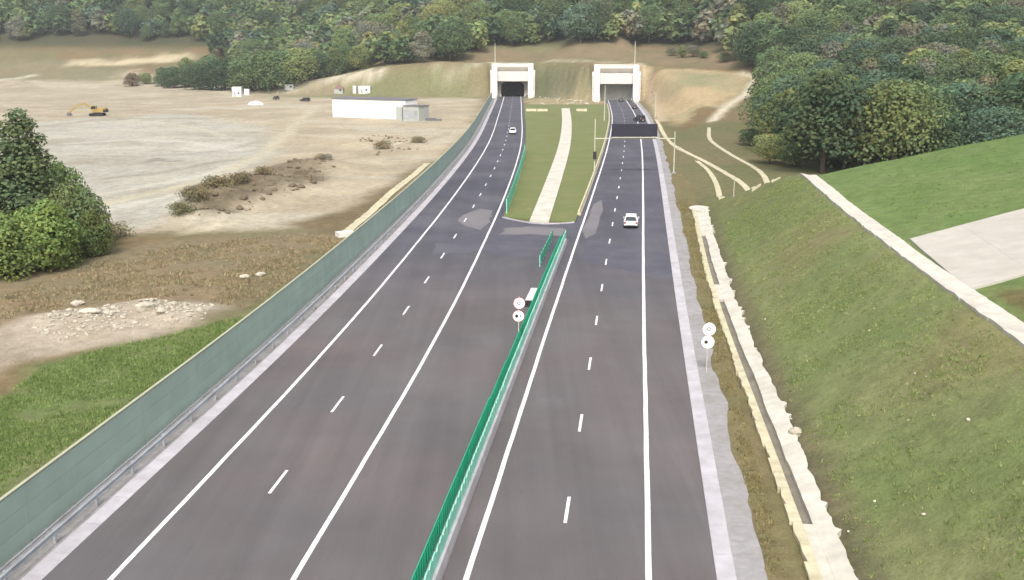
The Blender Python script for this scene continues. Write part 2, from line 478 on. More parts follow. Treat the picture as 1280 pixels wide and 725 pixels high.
def sheet(name, left, right, z, mat, thick=0.0, parent=None, mid=1):
    """strip between two polylines [(x,y)..] with z a number or f(x,y); thick > 0 closes it as a slab"""
    L = np.asarray(left, float); Rr = np.asarray(right, float); n = len(L)
    rows = []
    for k in range(mid + 1):
        t = k / mid; P = L * (1 - t) + Rr * t
        zz = np.full(n, z) if np.isscalar(z) else np.asarray(z(P[:, 0], P[:, 1]), float)
        rows.append(np.column_stack([P, zz]))
    V = np.concatenate(rows); q = []
    for k in range(mid):
        for i in range(n - 1):
            q.append((k * n + i, (k + 1) * n + i, (k + 1) * n + i + 1, k * n + i + 1))
    if thick:
        m = len(V); Vb = V.copy(); Vb[:, 2] -= thick; V = np.concatenate([V, Vb])
        per = [i for i in range(n)] + [k * n + n - 1 for k in range(1, mid + 1)] + [mid * n + i for i in range(n - 2, -1, -1)] + [k * n for k in range(mid - 1, 0, -1)]
        for a in range(len(per)):
            i, j = per[a], per[(a + 1) % len(per)]
            q.append((i, j, m + j, m + i))
    me = np_mesh(name, V, q, mat)
    return link_mesh(name, me, None, parent)

def curve_xy(fx, y0, y1, step=4.0, off=0.0):
    ys = np.arange(y0, y1 + step * 0.5, step); return np.column_stack([fx(ys) + off, ys])

def stations(path, step):
    """equally spaced (x, y, heading) along a polyline"""
    P = np.asarray(path, float); d = np.hypot(*np.diff(P, axis=0).T); s = np.concatenate([[0], np.cumsum(d)])
    out = []
    for t in np.arange(0, s[-1] - step * 0.5, step):
        a = np.array([np.interp(t, s, P[:, 0]), np.interp(t, s, P[:, 1])])
        b = np.array([np.interp(t + step, s, P[:, 0]), np.interp(t + step, s, P[:, 1])])
        m = (a + b) / 2
        out.append((a, m, math.atan2(-(b - a)[0], (b - a)[1])))
    return out

# ------------------------------------------------------------------ ground sheet
def poly_sd(x, y, poly):
    """signed distance, negative inside"""
    P = np.asarray(poly, float); n = len(P); best = np.full(x.shape, 1e18); ins = np.zeros(x.shape, bool)
    for i in range(n):
        a = P[i]; b = P[(i + 1) % n]; e = b - a
        wx = x - a[0]; wy = y - a[1]
        t = np.clip((wx * e[0] + wy * e[1]) / (e @ e + 1e-9), 0, 1)
        best = np.minimum(best, (wx - e[0] * t) ** 2 + (wy - e[1] * t) ** 2)
        c = ((a[1] > y) != (b[1] > y)) & (x < (b[0] - a[0]) * (y - a[1]) / (b[1] - a[1] + 1e-12) + a[0])
        ins ^= c
    d = np.sqrt(best); return np.where(ins, -d, d)

def seg_dist(x, y, pts):
    P = np.asarray(pts, float); best = np.full(x.shape, 1e18)
    for i in range(len(P) - 1):
        a = P[i]; b = P[i + 1]; e = b - a
        t = np.clip(((x - a[0]) * e[0] + (y - a[1]) * e[1]) / (e @ e + 1e-9), 0, 1)
        best = np.minimum(best, (x - a[0] - e[0] * t) ** 2 + (y - a[1] - e[1] * t) ** 2)
    return np.sqrt(best)

def W(pts, on=True):
    return [(hit(*p) if on else flat(*p))[:2] for p in pts]

YARD_ARCS = [([(120, 224), (180, 219), (240, 210), (300, 199)], 1.0, (158, 150, 134)), ([(110, 246), (170, 236), (240, 222), (300, 204)], .8, (208, 203, 188)),
             ([(100, 268), (150, 258), (210, 248), (250, 236)], 1.8, (206, 202, 188)), ([(90, 196), (150, 196), (220, 192), (280, 186), (330, 176)], .7, (160, 154, 140)),
             ([(85, 180), (150, 176), (230, 178), (300, 186)], 1.6, (204, 200, 188)), ([(180, 205), (200, 198), (215, 203), (228, 201)], .6, (120, 114, 102)),
             ([(300, 160), (360, 168), (420, 172), (500, 168)], 1.2, (198, 188, 168)), ([(420, 200), (480, 190), (560, 165)], .9, (168, 156, 134)),
             ([(250, 150), (330, 142), (400, 140)], 1.0, (166, 156, 138)), ([(60, 158), (140, 150), (240, 148)], 1.2, (158, 150, 134))]
TRACKS = [([(286, 122), (330, 118), (365, 111), (400, 101), (440, 93), (478, 91)], 2.6, (206, 196, 174)),
          ([(538, 91), (560, 87), (590, 81), (620, 78), (680, 77.5), (740, 77), (800, 79)], 1.5, (196, 188, 164)),
          ([(90, 262), (150, 250), (240, 230), (300, 205), (345, 178), (375, 150), (398, 132)], 1.7, (198, 190, 166)),
          ([(195, 152), (225, 157), (255, 163), (285, 171)], 1.1, (202, 196, 174)), ([(230, 292), (270, 283), (300, 276)], .9, (206, 196, 168)),
          ([(-40, 125), (0, 130), (30, 136), (70, 138), (105, 138), (125, 140)], 1.4, (198, 188, 162)),
          ([(-60, 104), (0, 100), (40, 95), (42, 94)], 3.5, (206, 198, 176)), ([(35, 102), (110, 106), (170, 107), (250, 112), (300, 120)], 1.8, (202, 190, 166)),
          ([(890, 152), (900, 141), (912, 130), (930, 120), (940, 105), (945, 96), (925, 92)], 1.3, (214, 206, 182)),
          ([(795, 85), (806, 104), (815, 122), (822, 140), (826, 152)], 1.6, (196, 176, 146))]
def px_path(pts, fn=flat, n=60):
    P = np.array([fn(*p)[:2] for p in pts]); d = np.concatenate([[0], np.cumsum(np.hypot(*np.diff(P, axis=0).T))])
    fx = hermite(d, P[:, 0]); fy = hermite(d, P[:, 1]); s = np.linspace(0, d[-1], n)
    return np.column_stack([fx(s), fy(s)])
def build_ground():
    nr, nc = 560, 500
    g = 10 * (1640 / 10.0) ** np.linspace(0, 1, nr) - 45
    t = np.linspace(-1.15, 1.15, nc)
    Y, T = np.meshgrid(g, t, indexing='ij'); X = T * (Y + 55)
    Z = H(X, Y)
    x = X.ravel(); y = Y.ravel(); z = Z.ravel()
    wx = x + (fbm(x / 9, y / 9, 21) - 0.5) * (3 + 0.02 * np.abs(y)); wy = y + (fbm(x / 9, y / 9, 22) - 0.5) * (5 + 0.03 * np.abs(y))
    n1 = fbm(x / 14, y / 14, 31); n2 = fbm(x / 3.5, y / 3.5, 32); n3 = fbm(x / 40, y / 40, 33)
    C = np.empty((len(x), 3))
    apron_near = hit(1222, 362)[1]
    def A(*c): return np.array(alb(*c))
    def put(mask, c): 
        m = np.clip(mask, 0, 1)[:, None]; C[:] = C * (1 - m) + np.asarray(c) * m
    def mixc(a, b, f): f = np.clip(f, 0, 1)[:, None]; return A(*a) * (1 - f) + A(*b) * f
    n1s = np.clip((n1 - 0.5) * 2.6 + 0.5, 0, 1); n2s = np.clip((n2 - 0.5) * 2.6 + 0.5, 0, 1); n3s = np.clip((n3 - 0.5) * 2.6 + 0.5, 0, 1)
    C[:] = mixc((138, 118, 88), (122, 116, 84), n1s)
    def zone(px, c, feather=3.0, amt=1.0, on=False, far=0.02):
        sdv = poly_sd(wx, wy, W(px, on)); f = feather + far * np.abs(y)
        put(amt * smooth(0.5, -0.5, sdv / f), c)
    # ---- left side
    zone([(-700, 136), (-200, 106), (60, 102), (300, 108), (470, 118), (600, 118), (596, 160), (540, 203), (430, 282), (330, 288), (215, 292), (120, 300), (-300, 300), (-700, 260)],
         mixc((194, 181, 156), (176, 164, 140), n1s), 2.0)
    zone([(-200, 165), (90, 150), (220, 140), (330, 160), (350, 190), (270, 235), (200, 285), (100, 292), (-200, 290)], mixc((192, 189, 176), (176, 173, 160), n2s * .5 + n3s * .5), 4.0)
    zone([(-300, 112), (40, 106), (260, 112), (300, 128), (150, 150), (80, 146), (-300, 150)], mixc((190, 176, 154), (176, 165, 142), n1s), 6.0)
    yard = smooth(4, -4, poly_sd(x, y, W([(-700, 136), (-200, 106), (60, 102), (300, 108), (470, 118), (600, 118), (596, 160), (540, 203), (430, 282), (330, 288), (215, 292), (120, 300), (-300, 300), (-700, 260)], False)))
    st1 = fbm(wx / 26 + wy / 40, wy / 13 - wx / 50, 61); st2 = fbm(x / 5, y / 4.0, 62)
    put(yard * smooth(.54, .72, st1) * .55, mixc((204, 198, 182), (194, 186, 166), n3s))
    put(yard * smooth(.46, .30, st1) * .45, mixc((154, 146, 126), (162, 152, 132), n1s))
    put(yard * smooth(.62, .80, st2) * .35, A(150, 142, 124))
    for pts, hw_, c in YARD_ARCS:
        P = px_path(pts, flat, 24)
        put(.9 * yard * smooth(0.7, -0.7, (seg_dist(x + (wx - x) * .4, y + (wy - y) * .4, P) - hw_) / (.8 + .006 * np.abs(y))), A(*c))
    zone([(232, 236), (300, 222), (400, 196), (420, 205), (390, 232), (330, 255), (270, 276), (228, 272)], mixc((108, 98, 78), (140, 128, 106), n2s), 1.5)
    zone([(360, 280), (430, 262), (520, 208), (530, 205), (475, 262), (430, 296), (380, 292)], mixc((126, 112, 84), (116, 104, 78), n2s), 1.2)
    zone([(-300, 64), (0, 63), (60, 64), (90, 78), (150, 80), (150, 101), (40, 100), (-300, 104)], mixc((118, 118, 84), (134, 124, 94), n1s), 4.0, .85, True)
    # brown dry grass and weeds beside the wall
    zone([(-300, 360), (-60, 335), (120, 318), (260, 296), (400, 292), (430, 300), (300, 395), (240, 372), (90, 380), (0, 410), (-300, 450)], mixc((146, 128, 102), (128, 122, 94), n2s * .6 + n1s * .4), 2.0)
    zone([(280, 350), (380, 315), (430, 305), (330, 400), (290, 390)], mixc((116, 114, 84), (126, 116, 86), n2s), 2.0, 0.7)
    zone([(-300, 470), (0, 408), (90, 384), (180, 372), (275, 378), (262, 402), (160, 424), (60, 442), (-20, 474), (-300, 560)], mixc((186, 174, 156), (164, 152, 132), n2s), 1.2)
    zone([(-500, 640), (-100, 520), (0, 490), (60, 452), (140, 430), (250, 408), (300, 392), (430, 318), (300, 420), (0, 640), (-300, 860), (-700, 1000)], mixc((104, 122, 72), (122, 130, 86), n1s * .5 + n2s * .5), 1.6)
    # ---- far left rise and the tunnel slope
    put(smooth(-160, -60, wx) * smooth(470, 500, wy) * smooth(70, 40, wx), mixc((122, 126, 88), (140, 130, 98), n1s))
    put(smooth(-14, 4, wx) * smooth(70, 52, wx) * smooth(440, 470, wy) * smooth(17, 12, z), mixc((122, 120, 94), (110, 114, 84), n1s))
    # forest floor on the hills
    hill = np.where(x < -90, smooth(20, 26, z), np.where(x < 80, smooth(22, 26, z), smooth(20, 25, z)))
    put(hill * smooth(480, 540, y), mixc((74, 80, 56), (88, 84, 62), n1s))
    zone([(130, 76), (230, 68), (240, 73), (200, 78), (90, 82), (80, 77)], A(205, 192, 160), 3.0, 1.0, True)
    zone([(620, 60), (700, 62), (800, 60), (920, 66), (940, 78), (820, 80), (640, 78), (540, 86), (470, 92), (460, 80)], mixc((144, 126, 100), (126, 118, 90), n1s), 4.0, 0.9, True)
    for pts, hw_, c in TRACKS:
        P = px_path(pts, hit, 24); f = 0.8 + 0.006 * np.abs(y)
        put(0.9 * smooth(0.6, -0.6, (seg_dist(x + (wx - x) * .25, y + (wy - y) * .25, P) - hw_) / f) * (0.6 + 0.6 * n2s), A(*c))
    # median between the carriageways beyond the island, and bare earth before the portals
    put(smooth(0, 1, wx - XB(wy) - 1) * smooth(0, 1, XC(wy) - 1 - wx) * smooth(390, 420, wy) * smooth(480, 470, wy) * (z < 8), mixc((176, 160, 128), (150, 144, 108), n2s))
    # ---- right side
    dv = x - XDITCH(y)
    put((dv < 0) * (x > XD(y) + 2) * (y < 440), mixc((132, 120, 88), (120, 115, 80), n2s * .6 + n1s * .4))
    put((dv > 0) * smooth(330, 300, y), mixc((126, 118, 88), (112, 114, 78), n1s))
    d = x - (XDITCH(y) + 1.0); yend = slope_end(d) + 3
    onslope = (d > 0) * smooth(4, -4, y - yend)
    gmix = np.clip(n1s * 0.55 + n2s * 0.45, 0, 1)
    put(onslope, mixc((118, 134, 82), (138, 140, 98), gmix))
    put(onslope * smooth(0.7, 0.95, n1s) * 0.4, A(136, 124, 88))
    put(onslope * smooth(2.2, 0.2, d), mixc((124, 116, 90), (108, 106, 80), n2s))
    put(onslope * smooth(90, 135, y) * smooth(12.5, 11, d) * 0.6, A(114, 120, 76))
    put(onslope * smooth(12.0, 12.8, d), mixc((104, 128, 72), (122, 138, 86), gmix))
    put(onslope * smooth(12.9, 13.8, d) * smooth(apron_near + 1, apron_near - 2, wy), mixc((104, 108, 66), (118, 108, 72), gmix))
    # earthworks right of the right-hand tunnel
    zone([(800, 84), (940, 86), (946, 96), (930, 118), (900, 134), (868, 140), (842, 158), (822, 140), (806, 110)], mixc((190, 168, 132), (172, 160, 124), n1s), 2.0, 1.0, True, 0.01)
    zone([(835, 90), (925, 90), (915, 108), (850, 112)], mixc((146, 146, 110), (166, 156, 122), n1s), 6.0, 0.9, True)
    zone([(842, 158), (870, 139), (905, 135), (910, 142), (880, 150), (850, 166)], mixc((120, 98, 70), (136, 114, 84), n2s), 1.5, 0.9, True, 0.01)
    for pts, hw_, c in TRACKS[-2:]:
        P = px_path(pts, hit, 24); put(0.95 * smooth(0.6, -0.6, (seg_dist(x, y, P) - hw_) / (0.8 + 0.003 * np.abs(y))), A(*c))
    put((x > 62) * smooth(22, 30, x - 46 - (y - 190) * 0.235 + 20) * smooth(188, 205, y) * (x > 46 + (y - 190) * 0.235), mixc((70, 74, 50), (84, 80, 58), n1s))
    C *= (0.86 + 0.28 * fbm(x / 1.3, y / 1.3, 44))[:, None]
    i = np.arange(nr - 1)[:, None] * nc + np.arange(nc - 1)[None, :]
    q = np.stack([i, i + 1, i + nc + 1, i + nc], -1).reshape(-1, 4)
    me = np_mesh('ground', np.column_stack([x, y, z]), q, 'ground', C, True)
    tag(link_mesh('ground', me), 'rolling ground with grass slopes, bare earth and a wooded hill', None, None, 'structure')
build_ground()

# ------------------------------------------------------------------ roads
ys_all = np.arange(-40, 521, 4.0)
def strip(fl, fr, y0, y1, step=4.0):
    ys = np.arange(y0, y1 + 0.01, step); return np.column_stack([fl(ys), ys]), np.column_stack([fr(ys), ys])

SH = 2.95
l, r = strip(lambda y: XA(y) - SH, lambda y: XB(y) + 1.0, -40, 512)
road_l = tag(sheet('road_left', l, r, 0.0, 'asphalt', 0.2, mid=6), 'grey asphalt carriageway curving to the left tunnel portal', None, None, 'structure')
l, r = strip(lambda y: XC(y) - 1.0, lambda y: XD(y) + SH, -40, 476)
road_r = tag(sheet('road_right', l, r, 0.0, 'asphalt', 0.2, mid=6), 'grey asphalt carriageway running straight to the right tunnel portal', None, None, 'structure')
# paved crossing between the carriageways, with a curved end at the grass island
l, r = strip(lambda y: XB(y) + 1.002, lambda y: XC(y) - 1.002, -40, 126, 2.0)
nq = 17
endl = np.column_stack([np.linspace(0, 1, nq), np.zeros(nq)])
def isl_end(t):                      # near end of the island: slightly bowed, from the left line to the right line
    y = Y_SPLIT + 4.0 * (1 - t) - 3.0 * math.sin(math.pi * t)
    return (float(XB(y) + 1.002) * (1 - t) + float(XC(y) - 1.002) * t, y)
road_m = tag(sheet('road_crossing', l, r, 0.0, 'asphalt', 0.2, mid=6), 'paved crossing between the carriageways before the grass island', None, None, 'structure')
near = np.array([(float(XB(126) + 1.002) * (1 - t) + float(XC(126) - 1.002) * t, 126.0) for t in np.linspace(0, 1, nq)])
far_e = np.array([isl_end(t) for t in np.linspace(0, 1, nq)])
sheet('paving', near[::-1], far_e[::-1], 0.0, 'asphalt', 0.2, parent=road_m)

# darker repair and dusty patches (each a thin sheet above the asphalt)
def patch(name, px, mat, z, parent, cut=24):
    P = np.array([flat(*p)[:2] for p in px]); c = P.mean(0); n = len(P); V = [(c[0], c[1], z)]
    for i in range(n):
        a, b = P[i], P[(i + 1) % n]
        for k in range(6):
            q = a + (b - a) * k / 6; j = (vnoise(q[0] * 1.7, q[1] * 1.7, 71) - 0.5) * 0.7
            q = q + (q - c) / (np.linalg.norm(q - c) + 1e-6) * j; V.append((q[0], q[1], z))
    m = len(V) - 1
    return link_mesh(name, np_mesh(name, V, [(0, 1 + i, 1 + (i + 1) % m) for i in range(m)], mat), None, parent)
patch('asphalt_patch', [(595, 288), (660, 296), (712, 300), (702, 322), (640, 322), (575, 310)], 'patch_dark', 0.004, road_m)
patch('asphalt_patch', [(573, 300), (600, 288), (596, 306), (590, 316), (540, 318), (545, 304)], 'patch_dark', 0.0055, road_l)
patch('asphalt_patch', [(735, 300), (790, 308), (838, 318), (842, 350), (800, 342), (745, 330), (722, 325)], 'patch_dark', 0.004, road_r)
patch('dust_patch', [(580, 268), (600, 261), (616, 263), (612, 278), (600, 287), (580, 282), (572, 275)], 'patch_dust', 0.007, road_l)
patch('dust_patch', [(742, 255), (752, 250), (754, 262), (744, 292), (732, 298), (728, 288)], 'patch_dust', 0.007, road_r)
patch('dust_patch', [(632, 285), (670, 283), (708, 286), (704, 295), (660, 293), (625, 293)], 'patch_dust', 0.008, road_m)

def line(name, fx, y0, y1, w, parent, off=0.0, z=0.012):
    ys = np.arange(y0, y1 + 0.01, 2.0); c = fx(ys) + off
    j = (vnoise(ys * 0.31, ys * 0 + off, 5) - 0.5) * 0.03
    return sheet(name, np.column_stack([c - w / 2 + j, ys]), np.column_stack([c + w / 2 + j, ys]), z, 'paint', 0.0, parent)
line('edge_line', XA, -40, 510, 0.25, road_l); line('edge_line', XB, -40, 510, 0.25, road_l)
line('edge_line', XC, -40, 474, 0.26, road_r); line('edge_line', XD, -40, 474, 0.28, road_r)
dash = MB().box(-0.085, 0.085, -1.5, 1.5, 0.0, 0.006).mesh('lane_dash', 'paint')
def dashes(fx, off, y0, period, parent, yend):
    y = y0
    while y < yend:
        dx = float(fx(y + 1) - fx(y - 1)) / 2
        link_mesh('lane_dash', dash, None, parent, (float(fx(y)) + off, y, 0.008), math.atan2(-dx, 1))
        y += period
yd = float(flat(709, 637)[1]); xd = float(flat(709, 637)[0]) - float(XC(yd))
dashes(XC, xd, yd - 24.4, 12.2, road_r, 470)
yd = float(flat(348, 602)[1]); xd = float(flat(348, 602)[0]) - float(XA(yd))
dashes(XA, xd, yd - 24.4, 12.2, road_l, 505)

# concrete edge strips (slabs), gravel shoulder
def slab_row(parent, path, step, profile, name, mat, z=0.0, gap=0.03, variants=1, zf=None):
    """row of equal slabs along a path; profile = (x,z) outline across the path"""
    ms = []
    for k in range(variants):
        pr = profile(k) if callable(profile) else profile
        ms.append(MB().prism(pr, 'y', -step / 2 + gap / 2, step / 2 - gap / 2).mesh(name, mat))
    for i, (a, m, h) in enumerate(stations(path, step)):
        zz = z if zf is None else float(zf(m[0], m[1]))
        o = link_mesh(name, ms[random.randrange(variants)], None, parent, (m[0], m[1], zz), h)
strip_r = empty('edge_strip', (float(XD(40)) + 3.4, 40, 0)); strip_l = empty('edge_strip', (float(XA(40)) - 3.4, 40, 0))
def keep(o, parent):
    return o
def reparent(root, fn):
    """run fn with children given in world coordinates"""
    before = set(bpy.data.objects); fn()
    inv = root.matrix_basis.inverted()
    for o in set(bpy.data.objects) - before:
        if o.parent == root: o.matrix_parent_inverse = inv
def strip_prof(k): return [(-0.42, -0.2), (0.42, -0.2), (0.44 + 0.02 * k, 0.06), (0.40, 0.10), (-0.36, 0.05), (-0.42, 0.03)]
def strip_prof_m(k): return [(-x, z) for x, z in reversed(strip_prof(k))]
reparent(strip_r, lambda: slab_row(strip_r, curve_xy(XD, -20, 440, 4, SH + 0.43), 3.0, strip_prof, 'edge_slab', 'concrete_edge', variants=3))
reparent(strip_l, lambda: slab_row(strip_l, curve_xy(XA, -20, 480, 4, -SH - 0.43), 3.0, strip_prof_m, 'edge_slab', 'concrete_edge', variants=3))
tag(strip_r, 'pale concrete edge strip along the right carriageway shoulder beside gravel', 'kerb strip')
tag(strip_l, 'pale concrete edge strip along the left carriageway in front of the steel guardrail', 'kerb strip')

ys = np.arange(-20, 441, 1.0)
gl = np.column_stack([XD(ys) + SH + 0.84, ys])
wob = (fbm(ys / 7.0, ys * 0 + 3.0, 6) - 0.5) * 0.75 + (vnoise(ys / 1.3, ys * 0, 4) - 0.5) * 0.25
gr = np.column_stack([XD(ys) + SH + 2.1 + wob, ys])
tag(sheet('gravel_shoulder_right', gl, gr, 0.085, 'gravel', 0.2, mid=3), 'grey gravel shoulder beside the right edge strip', None, None, 'structure')
ys = np.arange(-20, 486, 2.0)
tag(sheet('gravel_shoulder_left', np.column_stack([XA(ys) - SH - 2.35, ys]), np.column_stack([XA(ys) - SH - 0.84, ys]), 0.04, 'gravel', 0.2, mid=2), 'grey gravel strip between the guardrail and the green wall', None, None, 'structure')

# ------------------------------------------------------------------ grass island between the carriageways
def grass_mat():
    m, nt, b = new_mat('island_grass'); b.inputs['Roughness'].default_value = 0.95
    c = mix_rgb(nt, ramp(nt, noise(nt, 0.12, 5), 0.3, 0.7), alb(112, 124, 66), alb(134, 134, 84))
    c = mix_rgb(nt, ramp(nt, noise(nt, 1.4, 6, 0.7), 0.3, 0.7, 0, 0.45), c, alb(96, 112, 58))
    c = mix_rgb(nt, ramp(nt, noise(nt, 0.3, 4), 0.6, 0.8, 0, 0.6), c, alb(160, 146, 108))
    nt.links.new(c, b.inputs['Base Color']); bump(nt, b, noise(nt, 3.0, 6, 0.7), 0.6, 0.1)
    return m
M['island'] = grass_mat()
yi = np.concatenate([[0.0], np.arange(4, 300, 4.0)])
I_end = 424.0
iy = np.linspace(0, 1, 80)
il, ir = [], []
for t in iy:
    p0 = isl_end(0.0); p1 = isl_end(1.0)
    y0 = p0[1] + (I_end - p0[1]) * t; y1 = p1[1] + (I_end - p1[1]) * t
    il.append((float(XB(y0)) + 1.05, y0)); ir.append((float(XC(y1)) - 1.05, y1))
il = np.array(il); ir = np.array(ir)
island = tag(sheet('median_island', il, ir, lambda x, y: 0.10 + 0.10 * (fbm(x / 4, y / 4, 15) - 0.3), 'island', 0.35, mid=14), 'olive green grass island between the two carriageways', None, None, 'structure')
kerb = MB().box(-0.09, 0.09, -0.98, 0.98, -0.2, 0.17).mesh('kerb_stone', 'concrete_edge')
kerb_row = empty('island_kerb', (float(il[0][0]), float(il[0][1]), 0))
tag(kerb_row, 'pale stone kerb around the near end of the grass island', 'kerb')
def kerbs():
    e = np.array([isl_end(t) for t in np.linspace(0, 1, 40)]); e[:, 1] -= 0.12
    for a, m, h in stations(e, 2.0): link_mesh('kerb_stone', kerb, None, kerb_row, (m[0], m[1], 0), h)
reparent(kerb_row, kerbs)

def offset_path(P, w):
    t = np.gradient(P, axis=0); t /= np.linalg.norm(t, axis=1)[:, None]
    return P + np.column_stack([t[:, 1], -t[:, 0]]) * w          # +w is to the right of travel

walk = px_path([(674, 278), (690, 233), (705, 185), (708.5, 155), (707, 136)])
walk_w = np.interp(np.arange(60), [0, 59], [1.28, 1.55])
walk_o = empty('concrete_walk', (walk[0][0], walk[0][1], 0.1))
tag(walk_o, 'cream concrete path along the middle of the grass island', 'path')
def walk_slabs():
    L = offset_path(walk, -1.0); Rg = offset_path(walk, 1.0)
    d = np.concatenate([[0], np.cumsum(np.hypot(*np.diff(walk, axis=0).T))])
    s = np.arange(0.05, d[-1], 9.0)
    for k in range(len(s) - 1):
        ss = np.array([s[k] + 0.008, s[k + 1] - 0.008]); w = np.interp(ss, d, walk_w)
        c = np.column_stack([np.interp(ss, d, walk[:, 0]), np.interp(ss, d, walk[:, 1])])
        n = np.column_stack([np.interp(ss, d, (Rg - walk)[:, 0]), np.interp(ss, d, (Rg - walk)[:, 1])])
        o = sheet('concrete_slab', c - n * w[:, None], c + n * w[:, None], 0.24, 'concrete', 0.3, walk_o)
reparent(walk_o, walk_slabs)

# low concrete barrier pieces along the left side of the right carriageway, beyond the crossing
mb_o = empty('concrete_barrier', (float(XC(146)) - 1.4, 146, 0))
tag(mb_o, 'low pale concrete barrier between the grass island and the right carriageway', 'barrier')
jersey = lambda w0, w1, h: [(-w0, 0), (w0, 0), (w0, 0.12 * h / 0.8), (w1 + 0.05, 0.4 * h), (w1, h), (-w1, h), (-w1 - 0.05, 0.4 * h), (-w0, 0.12 * h / 0.8)]
reparent(mb_o, lambda: slab_row(mb_o, curve_xy(XC, 140, 424, 4, -0.95), 4.0, jersey(0.28, 0.12, 0.62), 'barrier_block', 'concrete_cream', 0.0))

# ------------------------------------------------------------------ median barrier with green screen
b_path = curve_xy(XC, 4, 121, 3, -1.42)
bar = empty('median_barrier', (float(b_path[0][0]), float(b_path[0][1]), 0))
tag(bar, 'long concrete median barrier topped with bright green anti-glare screen', 'barrier')
def bar_parts():
    conc = MB().prism(jersey(0.36, 0.30, 0.62), 'y', -1.98, 1.98).mesh('barrier_block', 'concrete_edge')
    scr_m = []
    for top_ in (1.68, 1.54, 1.42, 1.34):
        scr = MB(); scr.box(-0.285, -0.24, -1.96, 1.96, 0.55, top_)
        for k in range(8): scr.box(-0.239, -0.21, -1.9 + k * 0.5, -1.84 + k * 0.5, 0.7, top_ - .08)
        scr_m.append(scr.mesh('green_screen', 'green_dark'))
    # light blade with a rounded top
    out = [(-0.36, 0.62), (0.36, 0.62), (0.37, 1.26), (0.27, 1.36), (0.1, 1.41), (-0.1, 1.41), (-0.27, 1.36), (-0.37, 1.26)]
    bl = MB().prism(out, 'x', 0.10, 0.15).mesh('blade', 'teal')
    rail = MB().box(0.06, 0.098, -1.98, 1.98, 0.66, 0.74).box(0.06, 0.098, -1.98, 1.98, 1.12, 1.2).mesh('rail', 'teal')
    for a, m, h in stations(b_path, 4.0):
        link_mesh('barrier_block', conc, None, bar, (m[0], m[1], 0), h)
        link_mesh('green_screen', scr_m[int(np.clip((m[1] - 48) / 10, 0, 3))], None, bar, (m[0], m[1], 0), h)
    for a, m, h in stations(b_path, 0.8):
        o = link_mesh('blade', bl, None, bar, (m[0], m[1], 0), h)
        o.rotation_euler[2] += random.uniform(-0.05, 0.05)
reparent(bar, bar_parts)
# short outer row of green panels at the far end of that barrier
e_path = curve_xy(XC, 106, 122, 2, -3.0)
outer = empty('green_panel_row', (float(e_path[0][0]), float(e_path[0][1]), 0))
tag(outer, 'short row of green panels beside the far end of the median barrier', 'fence')
def outer_parts():
    pm = MB().box(-0.03, 0.03, -0.95, 0.95, 0.15, 1.15).mesh('panel', 'green_dark')
    pp = MB().box(-0.05, 0.05, -0.05, 0.05, 0, 1.2).mesh('post', 'teal')
    for a, m, h in stations(e_path, 2.0):
        link_mesh('panel', pm, None, outer, (m[0], m[1], 0), h); link_mesh('post', pp, None, outer, (a[0], a[1], 0), h)
reparent(outer, outer_parts)
# green screen along the left edge of the island
f_path = curve_xy(XB, 141, 226, 2, 1.35)
isf = empty('green_fence', (float(f_path[0][0]), float(f_path[0][1]), 0.1))
tag(isf, 'green anti-glare fence along the left edge of the grass island', 'fence')
def isf_parts():
    pm = MB().box(-0.03, 0.03, -1.42, 1.42, 0.25, 1.95).mesh('panel', 'green_dark')
    pp = MB().box(-0.06, 0.06, -0.06, 0.06, 0, 2.05).mesh('post', 'teal')
    for a, m, h in stations(f_path, 3.0):
        link_mesh('panel', pm, None, isf, (m[0], m[1], 0.1), h); link_mesh('post', pp, None, isf, (a[0], a[1], 0.1), h)
reparent(isf, isf_parts)
# white barrier block standing beside the green median barrier
p = flat(661.5, 384)
blk = empty('barrier_block', p, math.atan2(-0.13, 1.0))
tag(blk, 'loose white concrete block with dark end beside green median barrier', 'concrete block')
blk_body = MB(); blk_body.prism([(-0.5, 0.12), (0.5, 0.12), (0.5, 0.3), (0.3, 0.8), (-0.3, 0.8), (-0.5, 0.3)], 'y', 0.0, 4.2)
blk_body.build('body', 'white', blk, bevel=0.03)
MB().box(-0.42, 0.42, -0.03, 0.0, 0.16, 0.62).build('painted_end_shade', 'sign_black', blk)  # black sheet paints the shade on the block's near end
MB().box(-0.42, 0.42, 0.1, 0.6, 0.0, 0.12).build('foot', 'sign_black', blk); MB().box(-0.42, 0.42, 3.5, 3.9, 0.0, 0.12).build('foot', 'sign_black', blk)

# ------------------------------------------------------------------ noise wall and guardrail on the left
w_path = curve_xy(XA, -8, 474, 3, -SH - 2.35)
wall = empty('noise_wall', (float(w_path[0][0]), float(w_path[0][1]), 0))
tag(wall, 'long grey green noise wall along the left carriageway', 'wall')
def wall_parts():
    pan = []
    for k in range(2):
        mb = MB()
        for j in range(3): mb.box(-0.06 + 0.004 * j, 0.06 - 0.004 * j, -1.99, 1.99, 0.14 + j * 0.945, 0.14 + j * 0.945 + 0.93)
        pan.append(mb.mesh('panel', 'wall_green'))
    pst = MB().box(-0.056, 0.045, -0.045, 0.045, -0.2, 3.02).mesh('post', 'wall_green')
    cap = MB().box(-0.085, 0.085, -1.99, 1.99, 3.02, 3.08).mesh('cap', 'wall_cap')
    plinth = MB().box(-0.11, 0.11, -1.93, 1.93, -0.2, 0.13).mesh('plinth', 'concrete_grey')
    for i, (a, m, h) in enumerate(stations(w_path, 4.0)):
        link_mesh('panel', pan[i % 2], None, wall, (m[0], m[1], 0.02), h)
        link_mesh('post', pst, None, wall, (a[0], a[1], 0.02), h)
        link_mesh('cap', cap, None, wall, (m[0], m[1], 0.02), h)
        link_mesh('plinth', plinth, None, wall, (m[0], m[1], 0.02), h)
reparent(wall, wall_parts)

